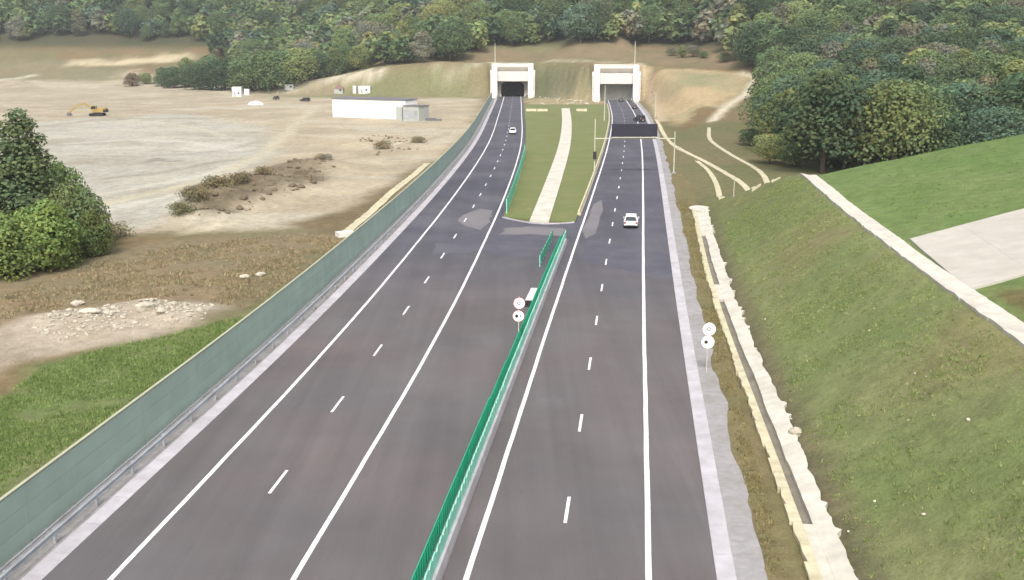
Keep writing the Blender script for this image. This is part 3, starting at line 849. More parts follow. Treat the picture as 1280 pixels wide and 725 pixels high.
g_path = curve_xy(XA, -8, 470, 3, -SH - 1.12)
rail_o = empty('guardrail', (float(g_path[0][0]), float(g_path[0][1]), 0))
tag(rail_o, 'galvanised steel guardrail along the left shoulder in front of the noise wall', 'guardrail')
def rail_parts():
    prof = [(0.0, 0.44), (0.06, 0.48), (0.06, 0.54), (0.0, 0.59), (0.06, 0.64), (0.06, 0.70), (0.0, 0.75), (-0.02, 0.75), (0.035, 0.69), (0.035, 0.65), (-0.03, 0.59), (0.035, 0.53), (0.035, 0.49), (-0.02, 0.44)]
    beam = MB().prism(prof, 'y', -1.995, 1.995).mesh('beam', 'steel')
    post = MB().box(-0.14, -0.03, -0.05, 0.05, -0.2, 0.74).mesh('post', 'steel')
    top = MB().box(-0.40, -0.34, -1.99, 1.99, 0.62, 0.70).mesh('rear_rail', 'steel')
    for a, m, h in stations(g_path, 4.0):
        link_mesh('beam', beam, None, rail_o, (m[0], m[1], 0.04), h)
        link_mesh('post', post, None, rail_o, (a[0], a[1], 0.04), h)
        link_mesh('rear_rail', top, None, rail_o, (m[0], m[1], 0.04), h)
reparent(rail_o, rail_parts)

# ------------------------------------------------------------------ roadside channel on the right
ch_path = np.column_stack([XDITCH(np.arange(8, 147, 1.0)), np.arange(8, 147, 1.0)])
chan = empty('drainage_channel', (float(XDITCH(40)), 40, 0))
tag(chan, 'pale concrete drainage channel with ragged edge at the foot of the grass slope', 'drainage channel')
def chan_parts():
    step = 2.0
    lips = []
    for k in range(4):
        w = 0.40 + random.uniform(-0.06, 0.08)
        V = [(-0.55 - w + random.uniform(-0.09, 0.06), -1.0 + 0.02, 0.10), (-0.5, -0.98, 0.13), (-0.5, 0.98, 0.13), (-0.55 - w + random.uniform(-0.09, 0.06), 0.98, 0.10), (-0.55 - w - 0.05, 0.0, 0.09)]
        mb = MB(); top = V; bot = [(x, y, -0.5) for x, y, z in V]
        mb.add(top + bot, [(0, 1, 2, 3, 4), (0, 5, 6, 1), (1, 6, 7, 2), (2, 7, 8, 3), (3, 8, 9, 4), (4, 9, 5, 0)])
        lips.append(mb.mesh('left_lip', 'concrete_cream'))
    def right_lip(y0):
        yy = np.linspace(-0.999, 0.999, 7); g_ = yy + y0
        e = 1.0 + (fbm(g_ / 2.6, g_ * 0, 51) - .5) * .5 + (vnoise(g_ / .5, g_ * 0, 52) - .5) * .07 + .22 * (vnoise(g_ / .7, g_ * 0, 53) > .88)
        inn = 0.04 + (fbm(g_ / 3.0, g_ * 0, 54) - .5) * .22
        top = [(float(inn[i]), float(yy[i]), 0.02 + .25 * float(inn[i] - .04)) for i in range(7)] + [(float(e[i]), float(yy[i]), 0.02 + .25 * float(e[i] - .04)) for i in range(6, -1, -1)]
        n = 14; bot = [(x, y, -0.6) for x, y, z in top]
        fs = [(i, i + 1, 12 - i, 13 - i) for i in range(6)] + [(i, n + i, n + (i + 1) % n, (i + 1) % n) for i in range(n)]
        return MB().add(top + bot, fs).mesh('right_lip', 'concrete')
    bed = MB().box(-0.52, 0.25, -1.0, 1.0, -0.6, -0.22).mesh('channel_bed', 'silt')
    fill = MB().box(-0.52, 0.25, -1.0, 1.0, -0.6, 0.06).mesh('channel_fill', 'concrete')
    for i, (a, m, h) in enumerate(stations(ch_path, step)):
        link_mesh('left_lip', random.choice(lips), None, chan, (m[0], m[1], 0.02 + random.uniform(-.008, .008)), h)
        link_mesh('right_lip', right_lip(m[1]), None, chan, (m[0], m[1], 0.02 + random.uniform(-.006, .006)), h)
        if m[1] < 46 or 92 < m[1] < 97 or m[1] > 125: link_mesh('channel_fill', fill, None, chan, (m[0], m[1], -0.03), h)
        else: link_mesh('channel_bed', bed, None, chan, (m[0], m[1], 0), h)
reparent(chan, chan_parts)
# round basin at the head of the channel
cb = flat(876, 262)
basin = MB(); n = 20
ring = lambda r0, z: [(r0 * math.cos(2 * math.pi * i / n) * 0.95, r0 * math.sin(2 * math.pi * i / n) * 1.5, z) for i in range(n)]
basin.loft([ring(1.75, -0.4), ring(1.75, 0.10), ring(1.45, 0.13), ring(1.2, 0.0), ring(0.2, -0.06)])
tag(basin.build('catch_basin', 'concrete', None, (cb[0], cb[1], 0.1)), 'round pale concrete basin at the far end of the roadside channel', 'basin')

# ------------------------------------------------------------------ concrete channels on the bench and beyond
def ribbon_thing(name, label, cat, path, half, mat, step=2.0, h=0.10, piece='slab', jit=0.0, both_edges=True):
    o = empty(name, (path[0][0], path[0][1], float(H(path[0][0], path[0][1]))))
    tag(o, label, cat)
    def go():
        d = np.concatenate([[0], np.cumsum(np.hypot(*np.diff(path, axis=0).T))]); nrm = offset_path(path, 1.0) - path
        s = np.arange(0, d[-1] - step * 0.4, step)
        for k in s:
            ss = np.linspace(k + 0.008, min(k + step, d[-1]) - 0.008, 3)
            c = np.column_stack([np.interp(ss, d, path[:, 0]), np.interp(ss, d, path[:, 1])])
            nn = np.column_stack([np.interp(ss, d, nrm[:, 0]), np.interp(ss, d, nrm[:, 1])])
            hw = (half if np.isscalar(half) else np.interp(ss, d, np.interp(np.linspace(0, 1, len(d)), np.linspace(0, 1, len(half)), half)))
            wl_ = hw + np.random.default_rng(int(k * 7) + 1).uniform(-jit, jit, 3); wr_ = hw + np.random.default_rng(int(k * 7) + 2).uniform(-jit, jit, 3)
            L = c - nn * np.reshape(wl_, (-1, 1)); Rg = c + nn * np.reshape(wr_, (-1, 1))
            # dished cross-section resting on the ground
            tt = [0, 0.22, 0.5, 0.78, 1.0]; dz = [h, h * 0.9, h * 0.25, h * 0.9, h]
            V = []
            PP = np.concatenate([L * (1 - t) + Rg * t for t in tt]); ZZ = H(PP[:, 0], PP[:, 1], False) + 0.06 + np.repeat(dz, 3)
            V = [(float(p_[0]), float(p_[1]), float(z_)) for p_, z_ in zip(PP, ZZ)]
            q = [(a * 3 + i, (a + 1) * 3 + i, (a + 1) * 3 + i + 1, a * 3 + i + 1) for a in range(4) for i in range(2)]
            nb = len(V); per = [0, 1, 2, 5, 8, 11, 14, 13, 12, 9, 6, 3]
            V2 = V + [(x, y, z - 0.5) for x, y, z in V]
            q += [(per[i], per[(i + 1) % 12], nb + per[(i + 1) % 12], nb + per[i]) for i in range(12)]
            me = np_mesh(piece, V2, q, mat)
            link_mesh(piece, me, None, o)
    reparent(o, go)
    return o

yb = np.arange(18, 134, 2.0)
bench = np.column_stack([XDITCH(yb) + 1.0 + 11.75, yb])
ribbon_thing('bench_channel', 'pale concrete channel running along the top of the grass slope', 'drainage channel', bench, 0.8, 'concrete', 2.5, 0.12, jit=0.06)
def bench_x(y): return float(XDITCH(y)) + 17.4
apn = np.array([hit(1222, 362)[:2], hit(1285, 345)[:2]]); apf = np.array([hit(1146, 299)[:2], hit(1285, 262)[:2]])
apd = (apf[1] - apf[0]) / np.linalg.norm(apf[1] - apf[0])
apo = empty('concrete_apron', (apn[0][0], apn[0][1], float(H(apn[0][0], apn[0][1])))); tag(apo, 'wide pale concrete apron crossing the upper green slope', 'concrete apron')
def apron_parts():
    for k in range(8):
        for j in range(3):
            s0, s1, t0, t1 = k * 5.0 + .006, k * 5.0 + 4.994, j / 3 + .0004, (j + 1) / 3 - .0004
            E = lambda s_, t: (apn[0] * (1 - t) + apf[0] * t) + apd * (s_ - 0.7)
            L = np.array([E(s_, t0) for s_ in np.linspace(s0, s1, 4)]); Rg = np.array([E(s_, t1) for s_ in np.linspace(s0, s1, 4)])
            sheet('concrete_slab', L, Rg, lambda x, y: H(x, y, False) + 0.16, 'concrete_apron', 0.5, apo, 3)
reparent(apo, apron_parts)
ribbon_thing('field_channel', 'pale concrete channel curving past the gantry post down to the grass slope', 'drainage channel', px_path([(820, 150), (850, 187), (885, 205), (915, 222), (930, 233), (946, 236)], hit), 0.55, 'concrete_cream', 3.0, 0.12, jit=0.08)
ribbon_thing('field_channel', 'straight pale concrete channel nearest the right hand trees', 'drainage channel', px_path([(886, 160), (890, 178), (915, 195), (945, 212), (970, 226)], hit), 0.5, 'concrete_cream', 3.0, 0.12, jit=0.06)
ribbon_thing('field_channel', 'short curved pale channel leading to the round basin', 'drainage channel', px_path([(871, 202), (884, 213), (894, 228), (902, 248)], hit), 0.42, 'concrete_cream', 2.0, 0.12, jit=0.06)
ribbon_thing('wall_foot_channel', 'cream concrete channel behind the noise wall', 'drainage channel', px_path([(430, 294), (452, 276), (486, 245), (512, 224), (534, 205)], hit), 0.62, 'concrete_cream', 3.0, 0.12, jit=0.1)
cb2 = hit(432, 295)
MBx = MB().box(-1.1, 1.1, -0.7, 0.7, -0.5, 0.55).box(-0.9, 0.9, -0.5, 0.5, 0.55, 0.6)
tag(MBx.build('concrete_block', 'white', None, cb2, 0.5), 'white concrete block at the near end of the channel behind the noise wall', 'concrete block')

# ------------------------------------------------------------------ tunnel portals
def portal(cx, cy, label, grey, rz=0.0):
    o = empty('tunnel_portal', (cx, cy, 0), rz); tag(o, label, 'tunnel portal')
    for s in (-1, 1):
        side = [(-5.5, -0.2), (26, -0.2), (26, 15.3), (0.0, 15.3), (-0.6, 13.0), (-1.6, 9.5), (-2.2, 3.0), (-4.8, 1.6)]
        x0, x1 = (7.15, 9.7) if s > 0 else (-9.7, -7.15)
        MB().prism(side, 'x', x0, x1).build('side_wall', 'white', o, bevel=0.06)
        # flaring outer buttress
        b0, b1 = (9.7, 10.5) if s > 0 else (-10.5, -9.7)
        MB().prism([(0.6, -0.2), (8, -0.2), (8, 12.4), (1.2, 12.4), (0.6, 11.0)], 'x', b0, b1).build('buttress', 'white', o, bevel=0.05)
        # low wing kerb leading along the road
        w0, w1 = (7.4, 8.2) if s > 0 else (-8.2, -7.4)
        MB().prism([(-13, -0.2), (-5.5, -0.2), (-5.5, 1.7), (-13, 0.5)], 'x', w0, w1).build('wing_wall', 'concrete', o, bevel=0.04)
    MB().box(-7.15, 7.15, 0.3, 1.3, 13.9, 15.1).build('top_beam', 'white', o, bevel=0.06)
    MB().box(-7.15, 7.15, 3.6, 4.2, 7.3, 15.1).build('recess_wall', 'recess', o)
    MB().box(-7.15, 7.15, 3.6, 26, 15.12, 15.4).build('roof_slab', 'concrete', o)
    MB().prism([(1.2, 7.3), (1.9, 7.3), (3.55, 9.0), (3.55, 12.0), (1.0, 11.6)], 'x', -7.15, 7.15).build('canopy', 'white', o, bevel=0.04)
    # headwall with a rounded opening
    hw, top, rad = (5.45, 6.9, 2.2) if not grey else (6.6, 7.2, 0.6)
    arc = [(-hw, 0.0)] + [(-hw + rad - rad * math.cos(a), top - rad + rad * math.sin(a)) for a in np.linspace(0, math.pi / 2, 8)] \
        + [(hw - rad + rad * math.sin(a), top - rad + rad * math.cos(a)) for a in np.linspace(0, math.pi / 2, 8)] + [(hw, 0.0)]
    n = len(arc); W2 = 7.15
    outer_ = [(-W2, 0.0)]
    for (x, z) in arc[1:-1]: outer_.append((x * W2 / hw, z if z < top * 0.72 else 11.2))
    outer_[1] = (-W2, arc[1][1]); outer_.append((W2, 0.0)); outer_[-2] = (W2, arc[-2][1])
    mb = MB(); yf, yb_ = 5.9, 6.5
    vs = [(x, yf, z) for x, z in arc] + [(x, yf, z) for x, z in outer_] + [(x, yb_, z) for x, z in arc]
    mb.add(vs, [(i, i + 1, n + i + 1, n + i) for i in range(n - 1)] + [(i, i + 1, 2 * n + i + 1, 2 * n + i) for i in range(n - 1)])
    mb.build('headwall', 'recess' if not grey else 'concrete_grey', o)
    # tube
    mb = MB(); deep = 25.5 if not grey else 8.2
    mb.add([(x * 1.001, yb_, z) for x, z in arc] + [(x * 1.001, deep, z) for x, z in arc], [(i, n + i, n + i + 1, i + 1) for i in range(n - 1)])
    mb.build('tunnel_lining', 'lining' if not grey else 'tube_daylight_grey', o)
    MB().box(-hw - 0.3, hw + 0.3, deep, deep + 0.3, -0.2, top + 0.3).build('added_tube_end', 'sign_black' if not grey else 'tube_daylight_grey', o)  # added end sheets: black paints the unlit depth, grey imitates light inside
    for s in (-1, 1):
        MB().box(s * hw - (0.5 if s < 0 else -0.05), s * hw + (0.5 if s > 0 else -0.05) if False else s * hw + (-0.05 if s < 0 else 0.5), 5.5, 5.89, 0, 1.1).build('kerb_end', 'white', o)
    return o
portal(PL[0], PL[1], 'white tunnel portal with dark rounded opening at the left carriageway', False, R(-0.5))
portal(PR[0], PR[1], 'white tunnel portal with grey opening at the right carriageway', True, R(-4.5))

def mast(name, label, base, h, r0, r1, mat='pole', arm=None, cat='mast', box_z=None):
    o = empty(name, base); tag(o, label, cat)
    MB().tube((0, 0, -0.3), (0, 0, h), r0, r1, 10).build('pole', mat, o)
    MB().box(-r0 * 2, r0 * 2, -r0 * 2, r0 * 2, -0.3, 0.12).build('base', 'concrete_grey', o)
    if arm:
        MB().tube((0, 0, h - 0.1), (arm, 0, h + 0.25), r1, r1 * 0.8, 8).build('arm', mat, o)
        MB().box(arm - 0.5, arm + 0.3, -0.18, 0.18, h + 0.14, h + 0.32).build('lamp_head', 'steel_dark', o)
    if box_z: MB().box(-0.35, 0.35, -0.5, -0.12, box_z, box_z + 1.1).build('cabinet', 'sign_black', o)
    return o
mast('antenna_mast', 'thin pale mast standing on the left tunnel portal', (PL[0] - 8.2, PL[1] + 1.6, 15.3), 9.5, 0.24, 0.12)
mast('antenna_mast', 'thin pale mast standing on the right tunnel portal', (PR[0] + 7.9, PR[1] + 1.6, 15.3), 10.0, 0.24, 0.12)
b0 = flat(755.5, 151); mast('lamp_post', 'tall pale pole on the grass between gantry and right tunnel', (b0[0], b0[1], 0.1), 11.0, 0.20, 0.10, cat='pole')
b0 = flat(819, 147); mast('lamp_post', 'pale curved lamp post on the shoulder near right tunnel', (b0[0], b0[1], 0.0), 8.0, 0.18, 0.09, arm=-1.2, cat='lamp post')
b0 = hit(917, 246); mast('marker_post', 'short thin pole on the grass slope beside the curved channel', (b0[0], b0[1], b0[2]), 2.6, 0.06, 0.05, cat='pole')

# ------------------------------------------------------------------ sign gantry
gl_ = flat(740, 212); gr_ = flat(848, 221)
gy = (gl_[1] + gr_[1]) / 2
gan = empty('sign_gantry', (gl_[0], gy, 0)); tag(gan, 'pale sign gantry spanning the right carriageway', 'gantry')
span = gr_[0] - gl_[0]
for x, hgt in ((0, 9.9), (span, 7.6)):
    MB().tube((x, 0, -0.3), (x, 0, hgt), 0.13, 0.09, 10).build('post', 'pole', gan)
    MB().box(x - 0.4, x + 0.4, -0.4, 0.4, -0.3, 0.18).build('base', 'concrete_grey', gan)
for y in (-0.35, 0.35): MB().box(0, span, y - 0.06, y + 0.06, 6.3, 6.42).build('chord', 'pole', gan)
k = 0
while k * 1.6 < span - 0.1:
    x0 = k * 1.6; x1 = min(span, x0 + 1.6)
    MB().tube((x0, -0.35 if k % 2 else 0.35, 6.36), (x1, 0.35 if k % 2 else -0.35, 6.36), 0.035, n=6).build('brace', 'pole', gan); k += 1
MB().box(-0.3, 0.3, -0.5, -0.17, 2.6, 4.0).build('cabinet', 'sign_black', gan)
bx0 = flat(764.5, 212)[0] - gl_[0] - .75; bx1 = flat(820, 212)[0] - gl_[0] - .85
brd = MB().box(bx0, bx1, -0.75, -0.42, 6.75, 9.05).build('display_board', 'board', gan, bevel=0.04)
for i in range(7):
    xa = bx0 + 0.12 + i * (bx1 - bx0 - 0.24) / 7; xb = xa + (bx1 - bx0 - 0.24) / 7 - 0.06
    MB().box(xa, xb, -0.79, -0.752, 6.9, 8.9).build('display_module', 'board', brd)
MB().box(bx0, bx1, -1.1, -0.42, 6.55, 6.68).build('walkway', 'pole', gan)

# ------------------------------------------------------------------ round road signs
def sign_pair(px_top, px_bot, label, rim, ground_z=0.0, base_row=440):
    mid = flat(px_bot[0], base_row)
    x, y = mid[0], mid[1]
    zc = y * CP + (CAM_H - ground_z) * SP
    def height(py): 
        d = ray(px_bot[0], py); return CAM_H + d[2] * (y / d[1])
    o = empty('road_sign', (x, y, ground_z)); tag(o, label, 'road sign')
    z1 = height(px_top[1]); z2 = height(px_bot[1]); dx = (px_top[0] - px_bot[0]) / F_PX * zc
    MB().tube((0, 0.06, -0.2), (dx * 0.5, 0.06, z1 - ground_z + 0.5), 0.035, 0.035, 8).build('post', 'pole', o)
    for i, (xx, zz) in enumerate(((dx, z1 - ground_z), (0, z2 - ground_z))):
        d = MB().disc((xx, -0.02, zz), 0.46, 0.03, 28).build('plate', 'sign_white' if not rim else 'sign_red', o)
        MB().disc((xx, -0.026, zz), 0.46 if not rim else 0.425, 0.005, 28).build('face', 'sign_white', d)
        if i == 0:
            n = 20; mb = MB()
            r0, r1 = 0.13, 0.075
            for k in range(n):
                a, b = 2 * math.pi * k / n, 2 * math.pi * (k + 1) / n
                mb.add([(xx - 0.03 + r0 * math.cos(a), -0.031, zz + r0 * 1.2 * math.sin(a)), (xx - 0.03 + r0 * math.cos(b), -0.031, zz + r0 * 1.2 * math.sin(b)),
                        (xx - 0.03 + r1 * math.cos(b), -0.031, zz + r1 * 1.2 * math.sin(b)), (xx - 0.03 + r1 * math.cos(a), -0.031, zz + r1 * 1.2 * math.sin(a))], [(0, 1, 2, 3)])
            mb.build('symbol', 'sign_grey', d)
        else:
            MB().disc((xx - 0.13, -0.032, zz), 0.13, 0.004, 18).build('symbol', 'sign_black', d)
            MB().disc((xx + 0.16, -0.032, zz + 0.0), 0.07, 0.004, 18).build('symbol', 'sign_grey', d) if rim else None
    return o
sign_pair((649, 379), (648, 395), 'two round signs with thin red rims on a post by the green median barrier', True, 0.0, 436)
sign_pair((884, 411.5), (883, 427.5), 'two round white signs on a post on the brown verge beside the right shoulder', False, 0.04, 468)

# ------------------------------------------------------------------ vehicles
def car(label, loc, heading, paint, L=4.5, Wd=1.84, Ht=1.62, kind='car', name='car'):
    """local +y is the front"""
    o = empty(name, loc, heading); tag(o, label, kind)
    hw = Wd / 2; belt = Ht * 0.60
    def ring(y, w, zb, zt, r=0.10):
        return [(-w + r, y, zb), (w - r, y, zb), (w, y, zb + r), (w, y, zt - r), (w - r, y, zt), (-w + r, y, zt), (-w, y, zt - r), (-w, y, zb + r)]
    st = [(-L / 2, hw * .86, .42, belt * .90), (-L / 2 + .12, hw * .96, .32, belt * .99), (-L * .28, hw, .26, belt), (0, hw, .26, belt), (L * .18, hw, .26, belt * .99),
          (L * .36, hw * .97, .28, belt * .90), (L / 2 - .12, hw * .92, .33, belt * .76), (L / 2, hw * .80, .40, belt * .66)]
    MB().loft([ring(*a) for a in st]).build('body', paint, o, smoothed=False)
    yb0, yb1, yt0, yt1, wb, wt = -L / 2 + .10, L * .20, -L / 2 + .27, L * .045, hw * .95, hw * .74
    zb = belt - .02; zt = Ht
    cab = [[(-wb, yb0, zb), (wb, yb0, zb), (wb, yb1, zb), (-wb, yb1, zb)], [(-wt, yt0, zt - .06), (wt, yt0, zt - .06), (wt, yt1, zt - .06), (-wt, yt1, zt - .06)],
           [(-wt + .08, yt0 + .1, zt), (wt - .08, yt0 + .1, zt), (wt - .08, yt1 - .1, zt), (-wt + .08, yt1 - .1, zt)]]
    MB().loft(cab).build('cabin', paint, o)
    def pane(name_, quad, out):
        q = [Vector(p) for p in quad]; c = sum(q, Vector()) / 4; q = [c + (p - c) * 0.86 for p in q]
        nrm = (q[1] - q[0]).cross(q[2] - q[0]).normalized()
        if nrm.dot(Vector(out)) < 0: nrm = -nrm
        a = [p + nrm * .012 for p in q]; b = [p - nrm * .02 for p in q]
        MB().loft([[tuple(p) for p in b], [tuple(p) for p in a]]).build(name_, 'glass', o)
    lo, hi = cab[0], cab[1]
    pane('rear_window', [lo[0], lo[1], hi[1], hi[0]], (0, -1, 0)); pane('windshield', [lo[2], lo[3], hi[3], hi[2]], (0, 1, 0))
    for s, (i, j) in ((1, (1, 2)), (-1, (0, 3))):
        A_, B_, C_, D_ = (Vector(lo[i]), Vector(lo[j]), Vector(hi[j]), Vector(hi[i]))
        for t0, t1 in ((0.0, 0.48), (0.52, 1.0)):
            pane('side_window', [A_.lerp(B_, t0), A_.lerp(B_, t1), D_.lerp(C_, t1), D_.lerp(C_, t0)], (s, 0, 0))
        MB().box(s * hw * .99 - .08 * (s < 0) , s * hw * .99 + .14 * (s > 0) + (-.06 if s < 0 else 0) + (0.08 if s < 0 else 0), L * .12, L * .12 + .12, belt - .02, belt + .14).build('mirror', paint, o)
        for y in (-L * .30, L * .31):
            w = empty('wheel', (s * (hw - .10), y, .34)); w.parent = o
            MB().tube((-.11, 0, 0), (.11, 0, 0), .34, n=18).build('tyre', 'rubber', w)
            MB().tube((-.115, 0, 0), (.115, 0, 0), .21, n=14).build('rim', 'rim', w)
        MB().box(s * hw * .78 - .14, s * hw * .78 + .14, -L / 2 - .015, -L / 2 + .06, belt * .68, belt * .9).build('tail_lamp', 'lamp_red', o)
        MB().box(s * hw * .62 - .16, s * hw * .62 + .16, L / 2 - .05, L / 2 + .015, belt * .5, belt * .64).build('headlight', 'lamp_clear', o)
    MB().box(-.26, .26, -L / 2 - .02, -L / 2 + .02, .55, .66).build('number_plate', 'sign_white', o)
    MB().box(-hw * .8, hw * .8, -L / 2 - .05, -L / 2 + .1, .30, .46).build('rear_bumper', 'rubber', o)
    MB().box(-hw * .72, hw * .72, L / 2 - .08, L / 2 + .05, .30, .44).build('front_bumper', 'rubber', o)
    return o
hd = lambda f, y: math.atan2(-float(f(y + 1) - f(y - 1)) / 2, 1)
p = flat(791, 286); car('white car driving away in the right carriageway', (p[0], p[1] + 2.2, 0.0), hd(XD, p[1]), 'car_white')
p = flat(641, 168); car('small white car coming from the left tunnel', (p[0], p[1] + 2.2, 0.0), hd(XA, p[1]) + math.pi, 'car_white', 4.3, 1.8, 1.55)
p = flat(776, 127); car('dark car driving into the right tunnel portal', (p[0], p[1], 0.0), hd(XD, p[1]), 'car_dark', 4.4, 1.85, 1.6)
p = flat(799, 152); car('dark van parked on the shoulder just beyond the gantry board', (p[0], p[1], 0.0), hd(XD, p[1]) + 0.5, 'car_dark', 4.8, 1.95, 2.1, 'van', 'van')
p = flat(791, 136); car('dark car stopped at the right shoulder before the right tunnel', (p[0] + .6, p[1], 0.0), hd(XD, p[1]), 'car_dark', 4.3, 1.8, 1.7)
p = flat(774, 120.5)
p = hit(381, 127); car('dark car parked in the yard left of the long white building', p, 1.2, 'car_dark', 4.6, 1.9, 1.7)
p = hit(345, 124.5); car('small dark car parked below the pale dirt track', p, 0.6, 'car_dark', 4.2, 1.8, 1.6)

def cabin(name, label, cat, loc, w, dpt, h, wall_m, roof_m, gable=0.0, rz=0.0, door=True):
    o = empty(name, loc, rz); tag(o, label, cat)
    MB().box(-w / 2, w / 2, -dpt / 2, dpt / 2, -0.3, h).build('wall', wall_m, o)
    if gable: MB().prism([(-w / 2 - .2, h), (w / 2 + .2, h), (0, h + gable)], 'y', -dpt / 2 - .2, dpt / 2 + .2).build('roof', roof_m, o)
    else: MB().box(-w / 2 - .1, w / 2 + .1, -dpt / 2 - .1, dpt / 2 + .1, h + .003, h + .15).build('roof', roof_m, o)
    if door:
        d = MB().box(-w * .3, -w * .3 + .9, -dpt / 2 - .04, -dpt / 2 - .002, 0, 2.0).build('door', 'annex', o)
        MB().box(-w * .3 + .75, -w * .3 + .82, -dpt / 2 - .07, -dpt / 2 - .041, 1.0, 1.1).build('handle', 'steel_dark', d)
        MB().box(w * .1, w * .1 + 1.0, -dpt / 2 - .03, -dpt / 2 - .002, 1.1, 1.9).build('window', 'glass', o)
    return o
cabin('site_cabin', 'small hut with reddish gable roof behind the long white building', 'hut', hit(424, 117.5), 4.2, 4.0, 2.2, 'annex', 'roof_red', 2.0)
cabin('site_cabin', 'white site cabin behind the long white building', 'cabin', hit(456, 117), 5.6, 3.0, 3.2, 'white_panel', 'white_panel')
cabin('site_cabin', 'narrow upright white cabin between the hut and the white site cabin', 'cabin', hit(443.5, 117), 1.5, 1.5, 3.4, 'white_panel', 'white_panel', door=False)
cabin('site_cabin', 'tall white cabin at the foot of the left tree belt', 'cabin', hit(297, 120.5), 4.2, 3.0, 4.2, 'white_panel', 'white_panel')
cabin('site_cabin', 'small white cabin right of the tall white cabin', 'cabin', hit(309, 118.5), 2.2, 2.2, 2.6, 'white_panel', 'white_panel', door=False)
cabin('site_cabin', 'pale cabin beside the dirt track near the trees', 'cabin', hit(362, 112.5), 4.4, 2.5, 2.4, 'annex', 'white_panel')
p = hit(320, 131)
cv = empty('covered_pile', p); tag(cv, 'low pale covered heap in the yard below the tall white cabin', 'heap')
mb = MB(); n = 14
rg = lambda r0, z: [(r0 * 3.2 * math.cos(2 * math.pi * i / n) * (1 + .12 * math.sin(3 * i)), r0 * 2.0 * math.sin(2 * math.pi * i / n) * (1 + .1 * math.cos(5 * i)), z) for i in range(n)]
mb.loft([rg(1.0, -.2), rg(.95, .3), rg(.7, 1.0), rg(.3, 1.5)]).build('cover', 'white_panel', cv, smoothed=True)

# long white building
bp0 = flat(416, 147); bp1 = flat(507, 150.5)
ax = bp1 - bp0; Lb = math.hypot(ax[0], ax[1]); rzb = math.atan2(ax[1], ax[0])
bld = empty('long_building', (bp0[0], bp0[1], 0.0), rzb); tag(bld, 'long low white hall with grey annex in the works yard', 'building')
Hb, Db = 6.2, 7.0
npan = 12
for i in range(npan):
    MB().box(i * Lb / npan + .01, (i + 1) * Lb / npan - .01, 0, 0.12, -.4, Hb).build('wall_panel', 'white_panel', bld)
MB().box(0, Lb, 0.125, Db, -.4, Hb - .02).build('wall', 'white_panel', bld)
MB().prism([(-0.25, Hb), (Db + .25, Hb + .25), (Db + .25, Hb + .45), (-0.25, Hb + .22)], 'x', -.25, Lb + .25).build('roof', 'roof_dark', bld)
MB().box(0, Lb, -.06, -.003, -.4, .25).build('plinth', 'concrete_grey', bld)
an = MB().box(Lb + .02, Lb + 6.0, -1.5, 4.5, -.4, 4.6).build('annex', 'annex', bld)
MB().box(Lb - .1, Lb + 6.2, -1.7, 4.7, 4.603, 4.8).build('annex_roof', 'roof_dark', an)
MB().box(Lb - 2.6, Lb - .4, -1.5, -.07, -.4, 4.2).build('porch', 'annex', bld)
for k in range(3):
    MB().box(Lb + .5 + k * 1.8, Lb + 1.9 + k * 1.8, -1.56, -1.503, .9, 3.4).build('window', 'steel', an)
pp = hit(541, 151)
mb = MB().box(-2.8, 2.8, -.8, .8, -.2, .5).box(-2.2, 1.0, -.6, .6, .5, .8)
tag(mb.build('pipe_stack', 'steel_dark', None, pp), 'low grey stack of material right of the white hall', 'stack')

# yellow excavator in the yard
p = hit(122, 145)
ex = empty('excavator', p, R(0)); tag(ex, 'yellow excavator with outstretched boom in the works yard', 'excavator')
for s in (-1, 1):
    MB().prism([(-2.3, .35), (-1.9, 0), (1.9, 0), (2.3, .35), (2.3, .7), (1.9, 1.0), (-1.9, 1.0), (-2.3, .7)], 'y', s * 1.2 - .35, s * 1.2 + .35).build('track', 'rubber', ex)
MB().box(-.9, .9, -.8, .8, .9, 1.25).build('turntable', 'steel_dark', ex)
MB().prism([(-1.4, 1.26), (3.0, 1.26), (3.2, 1.6), (3.0, 2.7), (0.6, 2.7), (0.2, 2.3), (-1.4, 2.2)], 'y', -1.3, 1.3).build('house', 'yellow', ex, bevel=.05)
cb_ = MB().prism([(-1.7, 2.203), (0.1, 2.203), (0.1, 3.5), (-1.1, 3.5), (-1.7, 2.8)], 'y', -1.25, -.1).build('cab', 'yellow', ex, bevel=.04)
MB().prism([(-1.55, 2.4), (0.0, 2.4), (0.0, 3.3), (-1.05, 3.3), (-1.55, 2.8)], 'y', -1.29, -1.252).build('window', 'glass', cb_)
MB().box(2.4, 3.3, -1.32, 1.32, 1.3, 2.2).build('counterweight', 'sign_black', ex)
MB().prism([(-1.2, 1.9), (-1.2, 2.4), (-4.2, 4.4), (-7.0, 3.6), (-7.0, 3.1), (-4.2, 3.8)], 'y', .1, .6).build('boom', 'yellow', ex)
MB().prism([(-6.9, 3.7), (-6.4, 3.4), (-9.4, .9), (-9.8, 1.1)], 'y', .15, .55).build('stick', 'yellow', ex)
MB().prism([(-9.9, 1.2), (-9.2, 1.0), (-8.7, .2), (-9.6, 0), (-10.3, .4)], 'y', -.25, .95).build('bucket', 'steel_dark', ex)
MB().tube((3.0, 1.0, 2.7), (3.0, 1.0, 5.6), .05).build('antenna', 'yellow', ex)

